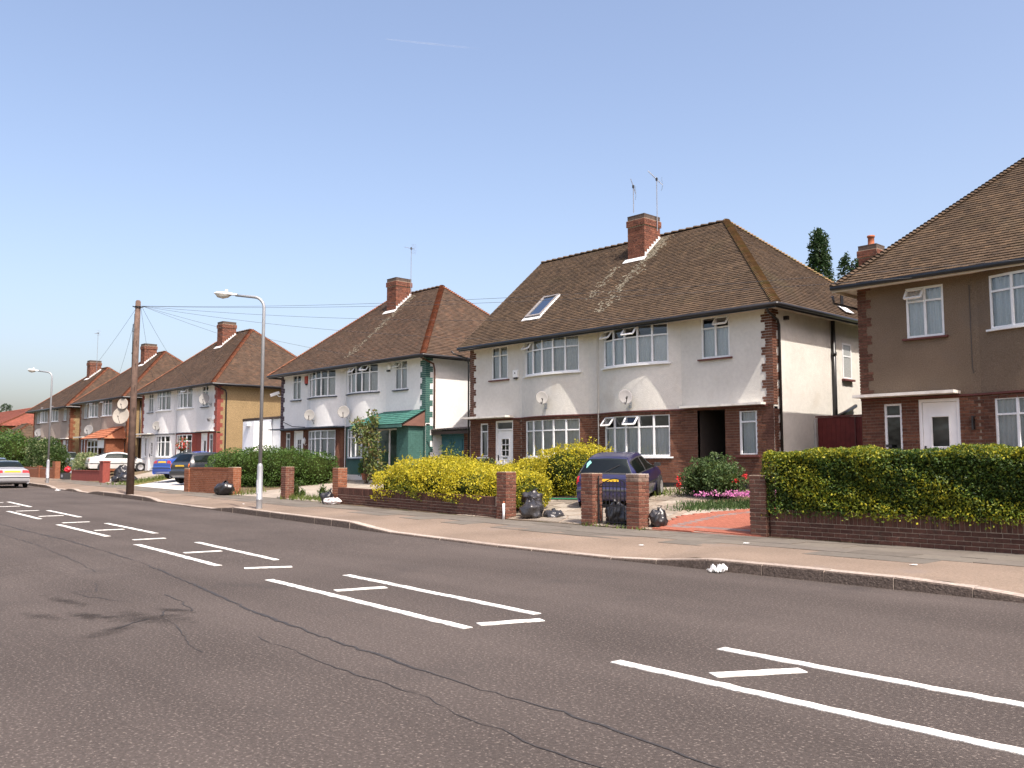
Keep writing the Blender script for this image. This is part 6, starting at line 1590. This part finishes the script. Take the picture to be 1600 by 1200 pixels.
# ------------------------------------------------------------------ cars
def cr(p0, p1, p2, p3, t): return .5 * ((2 * p1) + (-p0 + p2) * t + (2 * p0 - 5 * p1 + 4 * p2 - p3) * t * t + (-p0 + 3 * p1 - 3 * p2 + p3) * t ** 3)
HATCH = [(-1.74, .24, .70), (-1.84, .34, .74), (-1.86, .52, .77), (-1.80, .60, .775), (-1.80, .76, .775), (-1.77, .90, .75), (-1.55, 1.24, .60), (-1.42, 1.345, .56), (-1.0, 1.40, .555), (-.4, 1.42, .55), (.05, 1.37, .545), (.45, 1.17, .58), (.92, .945, .66), (1.4, .86, .66), (1.7, .74, .64), (1.82, .55, .67), (1.84, .38, .68), (1.76, .24, .66)]
SALOON = [(-2.12, .26, .74), (-2.22, .36, .78), (-2.24, .55, .80), (-2.20, .62, .80), (-2.19, .80, .78), (-2.10, .98, .73), (-1.62, 1.04, .71), (-1.42, 1.08, .68), (-.95, 1.32, .56), (-.55, 1.40, .55), (-.1, 1.42, .55), (.35, 1.37, .55), (.75, 1.17, .60), (1.15, .98, .68), (1.7, .88, .68), (2.05, .74, .66), (2.2, .55, .70), (2.22, .38, .71), (2.12, .26, .68)]
COUPE = [(-2.0, .26, .74), (-2.1, .36, .78), (-2.12, .55, .80), (-2.08, .62, .80), (-2.08, .80, .78), (-2.02, .96, .72), (-1.75, 1.02, .70), (-1.3, 1.18, .62), (-.8, 1.32, .56), (-.4, 1.36, .55), (.0, 1.35, .55), (.4, 1.26, .56), (.85, 1.05, .62), (1.2, .90, .68), (1.7, .78, .68), (2.05, .64, .66), (2.2, .50, .70), (2.2, .36, .71), (2.1, .26, .68)]
class Car:
    def __init__(s, prof, belt=.90, wmax=.82):
        s.n = len(prof); G_ = []
        for (x, z, w) in prof:
            zb = min(belt, z - .03); lowz = .22; c = .04 if z > belt else .02
            wb = wmax if z > belt + .05 else max(w, lerp(w, wmax, max(0, min(1, (z - .25) / .5))) * (1 if abs(x) < 1.7 else .97))
            if abs(x) > prof[0][0] * -1 - .12: wb = w * 1.005
            mid = lerp(lowz, zb, .5)
            G_.append([(x, 0, z), (x, w * .55, z - .008), (x, w * .86, z - c * .5), (x, w, z - c - .02 if z > belt else z - .03), (x, wb * .985, zb if z > belt else lerp(z - .03, mid, .35)), (x, wb, mid), (x, wb * .94, lowz)])
        s.g = np.array(G_, float); s.m = 7
    def S(s, u, t):
        u = min(max(u, 0), s.n - 1.0001); t = min(max(t, 0), s.m - 1.0001); i, j = int(u), int(t); a, b = u - i, t - j
        I = [max(0, i - 1), i, min(s.n - 1, i + 1), min(s.n - 1, i + 2)]; J = [max(0, j - 1), j, min(s.m - 1, j + 1), min(s.m - 1, j + 2)]
        rows = []
        for ii in I:
            q = [s.g[ii, jj].copy() for jj in J]
            if j == 0: q[0] = q[2] * np.array([1, -1, 1])
            rows.append(cr(*q, b))
        return cr(*rows, a)
    def N(s, u, t):
        e = .02; a = s.S(u + e, t) - s.S(u - e, t); b = s.S(u, t + e) - s.S(u, t - e); n = np.cross(b, a); l = np.linalg.norm(n); return n / l if l else np.array([0, 0, 1.])
    def body(s, nu=96, nt=26):
        V = []; F = []; ts = np.linspace(0, s.m - 1, nt); full = [(-t, -1) for t in ts[::-1][:-1]] + [(t, 1) for t in ts]
        for i in range(nu + 1):
            u = (s.n - 1) * i / nu
            for (t, sg) in full: p = s.S(u, abs(t)); V.append((p[0], p[1] * sg, p[2]))
        k = len(full)
        for i in range(nu):
            for j in range(k - 1): F.append((i * k + j, i * k + j + 1, (i + 1) * k + j + 1, (i + 1) * k + j))
        return V, F
    def patch(s, c, off=.008, n=10, m=8, side=1):
        """c: four (u,t) corners in order"""
        V = []; F = []
        for i in range(n + 1):
            for j in range(m + 1):
                a, b = i / n, j / m; q = [lerp(lerp(c[0][k], c[1][k], a), lerp(c[3][k], c[2][k], a), b) for k in (0, 1)]
                tt = q[1]; p = s.S(q[0], abs(tt)); nn = s.N(q[0], max(.03, abs(tt)))
                if np.dot(nn, p - np.array([np.clip(p[0], -1.2, 1.2), 0, .55])) < 0: nn = -nn
                p = p + nn * off; sg = side if tt >= 0 else -side; V.append((p[0], p[1] * sg, p[2]))
        for i in range(n):
            for j in range(m): F.append((i * (m + 1) + j, (i + 1) * (m + 1) + j, (i + 1) * (m + 1) + j + 1, i * (m + 1) + j + 1))
        return V, F
def make_car(name, label, pm, prof, loc, rz, kind, group='parked cars', wb=1.22, wr=.29, interior_items=False, scale=1.0, plate=True):
    root = thing(name, label, 'car', loc, rz, group); root.scale = (scale,) * 3
    c = Car(prof); V, F = c.body(); b = npobj('body', V, F, pm, root, smooth=True, local=True)
    L = lambda nm, vf, m, par=root, sm=True: npobj(nm, vf[0], vf[1], m, par, smooth=sm, local=True)
    if kind == 'hatch': rs, ws, cab = (5.25, 6.75), (10.15, 11.9), (6.0, 11.6)
    elif kind == 'saloon': rs, ws, cab = (7.1, 8.75), (11.1, 12.9), (7.6, 12.6)
    else: rs, ws, cab = (6.6, 8.6), (10.9, 12.9), (7.3, 12.5)
    L('rear_window', c.patch([(rs[0], -2.75), (rs[1], -2.6), (rs[1], 2.6), (rs[0], 2.75)], .006, 10, 16), carglass_d)
    L('windscreen', c.patch([(ws[0], -2.6), (ws[1], -2.75), (ws[1], 2.75), (ws[0], 2.6)], .006, 10, 16), carglass_d)
    mid = (cab[0] + cab[1]) / 2 + (.1 if kind != 'hatch' else 0)
    for sd in (1, -1):
        for (a, bb) in ((cab[0] + .25, mid - .1), (mid + .08, cab[1] - .35)):
            ta, tb = (3.35, 3.18) if a < mid - .5 else (3.18, 3.18)
            L('side_window', c.patch([(a - (.25 if a < mid - .5 else 0), 3.92), (bb + (.35 if bb > mid + .3 else 0), 3.92), (bb - (.25 if bb > mid + .3 else 0), 3.22), (a + (.15 if a < mid - .5 else 0), 3.24)], .006, 10, 6, sd), carglass_d)
        # lamps, mirror
        tl0 = 2.25 if kind == 'hatch' else 1.05
        L('tail_light', c.patch([(3.95, tl0), (5.0 if kind == 'hatch' else 4.7, tl0 + .1), (5.0 if kind == 'hatch' else 4.7, 3.7), (3.95, 3.9)], .010, 5, 8, sd), tail_red)
        L('headlight', c.patch([(c.n - 4.4, 1.9), (c.n - 3.5, 1.9), (c.n - 3.6, 3.6), (c.n - 4.3, 3.5)], .010, 5, 8, sd), mat('headlamp_glass', (.6, .62, .64), .15, .1, spec=.7))
        mx_ = c.S(cab[1] - .45, 3.9); mm = MB(); mm.obox((mx_[0], sd * (mx_[1] + .12), mx_[2] + .07), (.035, .012 * sd, 0), (0, .075, 0), (0, 0, .05)); mm.build('door_mirror', plastic_dk, root, local=True)
        L('side_strip', c.patch([(4.6, 4.95), (c.n - 4.6, 4.95), (c.n - 4.6, 5.08), (4.6, 5.08)], .012, 24, 2, sd), plastic_dk)
        d = MB()
        for wx in (-wb, wb):
            y = .80 * sd
            arch = MB(); arch.lathe([(.001, 0), (wr + .055, 0), (wr + .055, -.02), (.001, -.02)] if sd > 0 else [(.001, 0), (wr + .055, 0), (wr + .055, .02), (.001, .02)], 24, (wx, .838 * sd, wr + .01), 'y'); arch.build('wheel_arch', plastic_dk, root, local=True)
            w_ = MB().lathe([(wr * .62, -.09), (wr * .93, -.09), (wr, -.06), (wr, .06), (wr * .93, .09), (wr * .62, .09)], 24, (wx, .775 * sd, wr), 'y').build('wheel', rubber, root, smooth=True, local=True)
            MB().lathe([(.001, .055 * sd), (.05, .07 * sd), (wr * .5, .075 * sd), (wr * .62, .09 * sd), (wr * .66, .088 * sd)], 20, (wx, .785 * sd, wr), 'y').build('wheel_trim', alloy, w_, smooth=True, local=True)
    for sd in (1, -1):
        ml = (cab[0] + cab[1]) / 2 + (0 if kind == 'hatch' else .1)
        for uu in (ml - .02, cab[1] + .25):
            L('door_gap', c.patch([(uu - .012, 3.95), (uu + .012, 3.95), (uu + .012, 5.8), (uu - .012, 5.8)], .004, 2, 14, sd), plastic_dk)
        L('window_seal', c.patch([(cab[0] + .0, 3.985), (cab[1] + .05, 3.985), (cab[1] - .68, 3.15), (cab[0] + .38, 3.15)], .003, 14, 6, sd), plastic_dk)
    L('rear_window_seal', c.patch([(rs[0] - .12, -2.92), (rs[1] + .07, -2.75), (rs[1] + .07, 2.75), (rs[0] - .12, 2.92)], .003, 10, 16), plastic_dk)
    if kind == 'hatch':
        for tt in (-2.98, 2.98): L('tailgate_gap', c.patch([(2.75, tt - .03), (5.0, tt - .03), (5.0, tt + .03), (2.75, tt + .03)], .004, 10, 2), plastic_dk)
        L('tailgate_gap', c.patch([(2.72, -2.98), (2.78, -2.98), (2.78, 2.98), (2.72, 2.98)], .004, 2, 20), plastic_dk)
        a_, b_ = c.S(5.3, 0.0), c.S(5.75, 1.1); wp_ = MB(); wp_.tube([(a_[0] - .02, 0, a_[2]), (b_[0] - .03, -b_[1], b_[2] + .01)], .008, 5); wp_.build('rear_wiper', plastic_dk, root, local=True)
    # bumpers, plates, underside, seats
    L('rear_bumper_strip', c.patch([(1.9, -3.2), (2.3, -3.2), (2.3, 3.2), (1.9, 3.2)], .012, 3, 24), plastic_dk)
    if plate: L('number_plate', c.patch([(3.95 if kind == 'hatch' else 4.05, -.85), (4.5 if kind == 'hatch' else 4.5, -.85), (4.5, .85), (3.95 if kind == 'hatch' else 4.05, .85)], .014, 3, 6), plateY, sm=False)
    fv = MB().box(-1.5, 1.55, -.7, .7, .2, .24); fv.build('underbody', plastic_dk, root, local=True)
    se = MB()
    for (sx, sy) in ((-.85, -.36), (-.85, .36), (.05, -.36), (.05, .36)): se.obox((sx - .08, sy, .9), (.06, 0, -.015), (0, .22, 0), (-.05, 0, .28)); se.obox((sx - .13, sy, 1.22), (.035, 0, 0), (0, .11, 0), (0, 0, .07))
    se.box(-1.7, 1.0, -.66, .66, .5, .62)
    se.build('seats', mat('seat_cloth', (.09, .10, .10), .9, .2, 12), root, local=True)
    return root, c
carglass_d = glassmat('car_window_glass', (.5, .56, .57), .03, (.50, .58, .54))
cz = gardenZ(-15.5, 18.4)
pitch = math.atan(.09)
polo, pc = make_car('parked_car', 'dark purple blue hatchback parked nose to the cream pair behind the gate pillars', paintm('purple_paint', (.015, .0145, .062)), HATCH, (-15.72, 18.6, cz + .01), R(116), 'hatch', wb=1.2, scale=.95)
polo.rotation_euler = (0, -pitch, R(116))
stk = mat('aqua_sticker', (.20, .50, .44), .6, .05)
V, F = pc.patch([(5.55, 1.75), (5.95, 1.35), (6.3, 1.75), (5.92, 2.15)], .012, 4, 4, 1); npobj('sticker', V, F, stk, polo, local=True)
bl_, _ = make_car('parked_car', 'bright blue saloon on the drive before the red-cornered white pair', paintm('blue_paint', (.015, .07, .34)), SALOON, (-46.4, 20.3, .70), R(100), 'saloon')
dk_, _ = make_car('parked_car', 'dark grey hatchback with orange lamps partly behind the red brick wall', paintm('charcoal_paint', (.02, .025, .032)), HATCH, (-42.8, 19.5, .55), R(98), 'hatch', scale=1.05)
wh_, _ = make_car('parked_car', 'white coupe parked across the front of the beige pair', paintm('white_paint', (.56, .56, .55)), COUPE, (-59.6, 20.75, .95), R(82), 'coupe', plate=False, scale=.92)
gy_, _ = make_car('parked_car', 'blue grey hatchback half hidden behind the tall dark hedge', paintm('bluegrey_paint', (.10, .15, .20)), HATCH, (-71.6, 20.95, .9), R(172), 'hatch', plate=False)
sv_, _ = make_car('parked_car', 'silver saloon parked at the kerb at the left edge', paintm('silver_paint', (.30, .30, .31)), SALOON, (-54.0, 12.85, G(-54)), R(180 - 4.5), 'saloon')
bd_, _ = make_car('parked_car', 'dark car parked in front of the silver saloon', paintm('black_paint', (.02, .022, .025)), HATCH, (-60.5, 13.6, G(-60)), R(180 - 6), 'hatch', scale=1.12)
for o in (dk_,):
    for ch in o.children:
        if ch.name.startswith('tail_light'): ch.data.materials[0] = tail_or
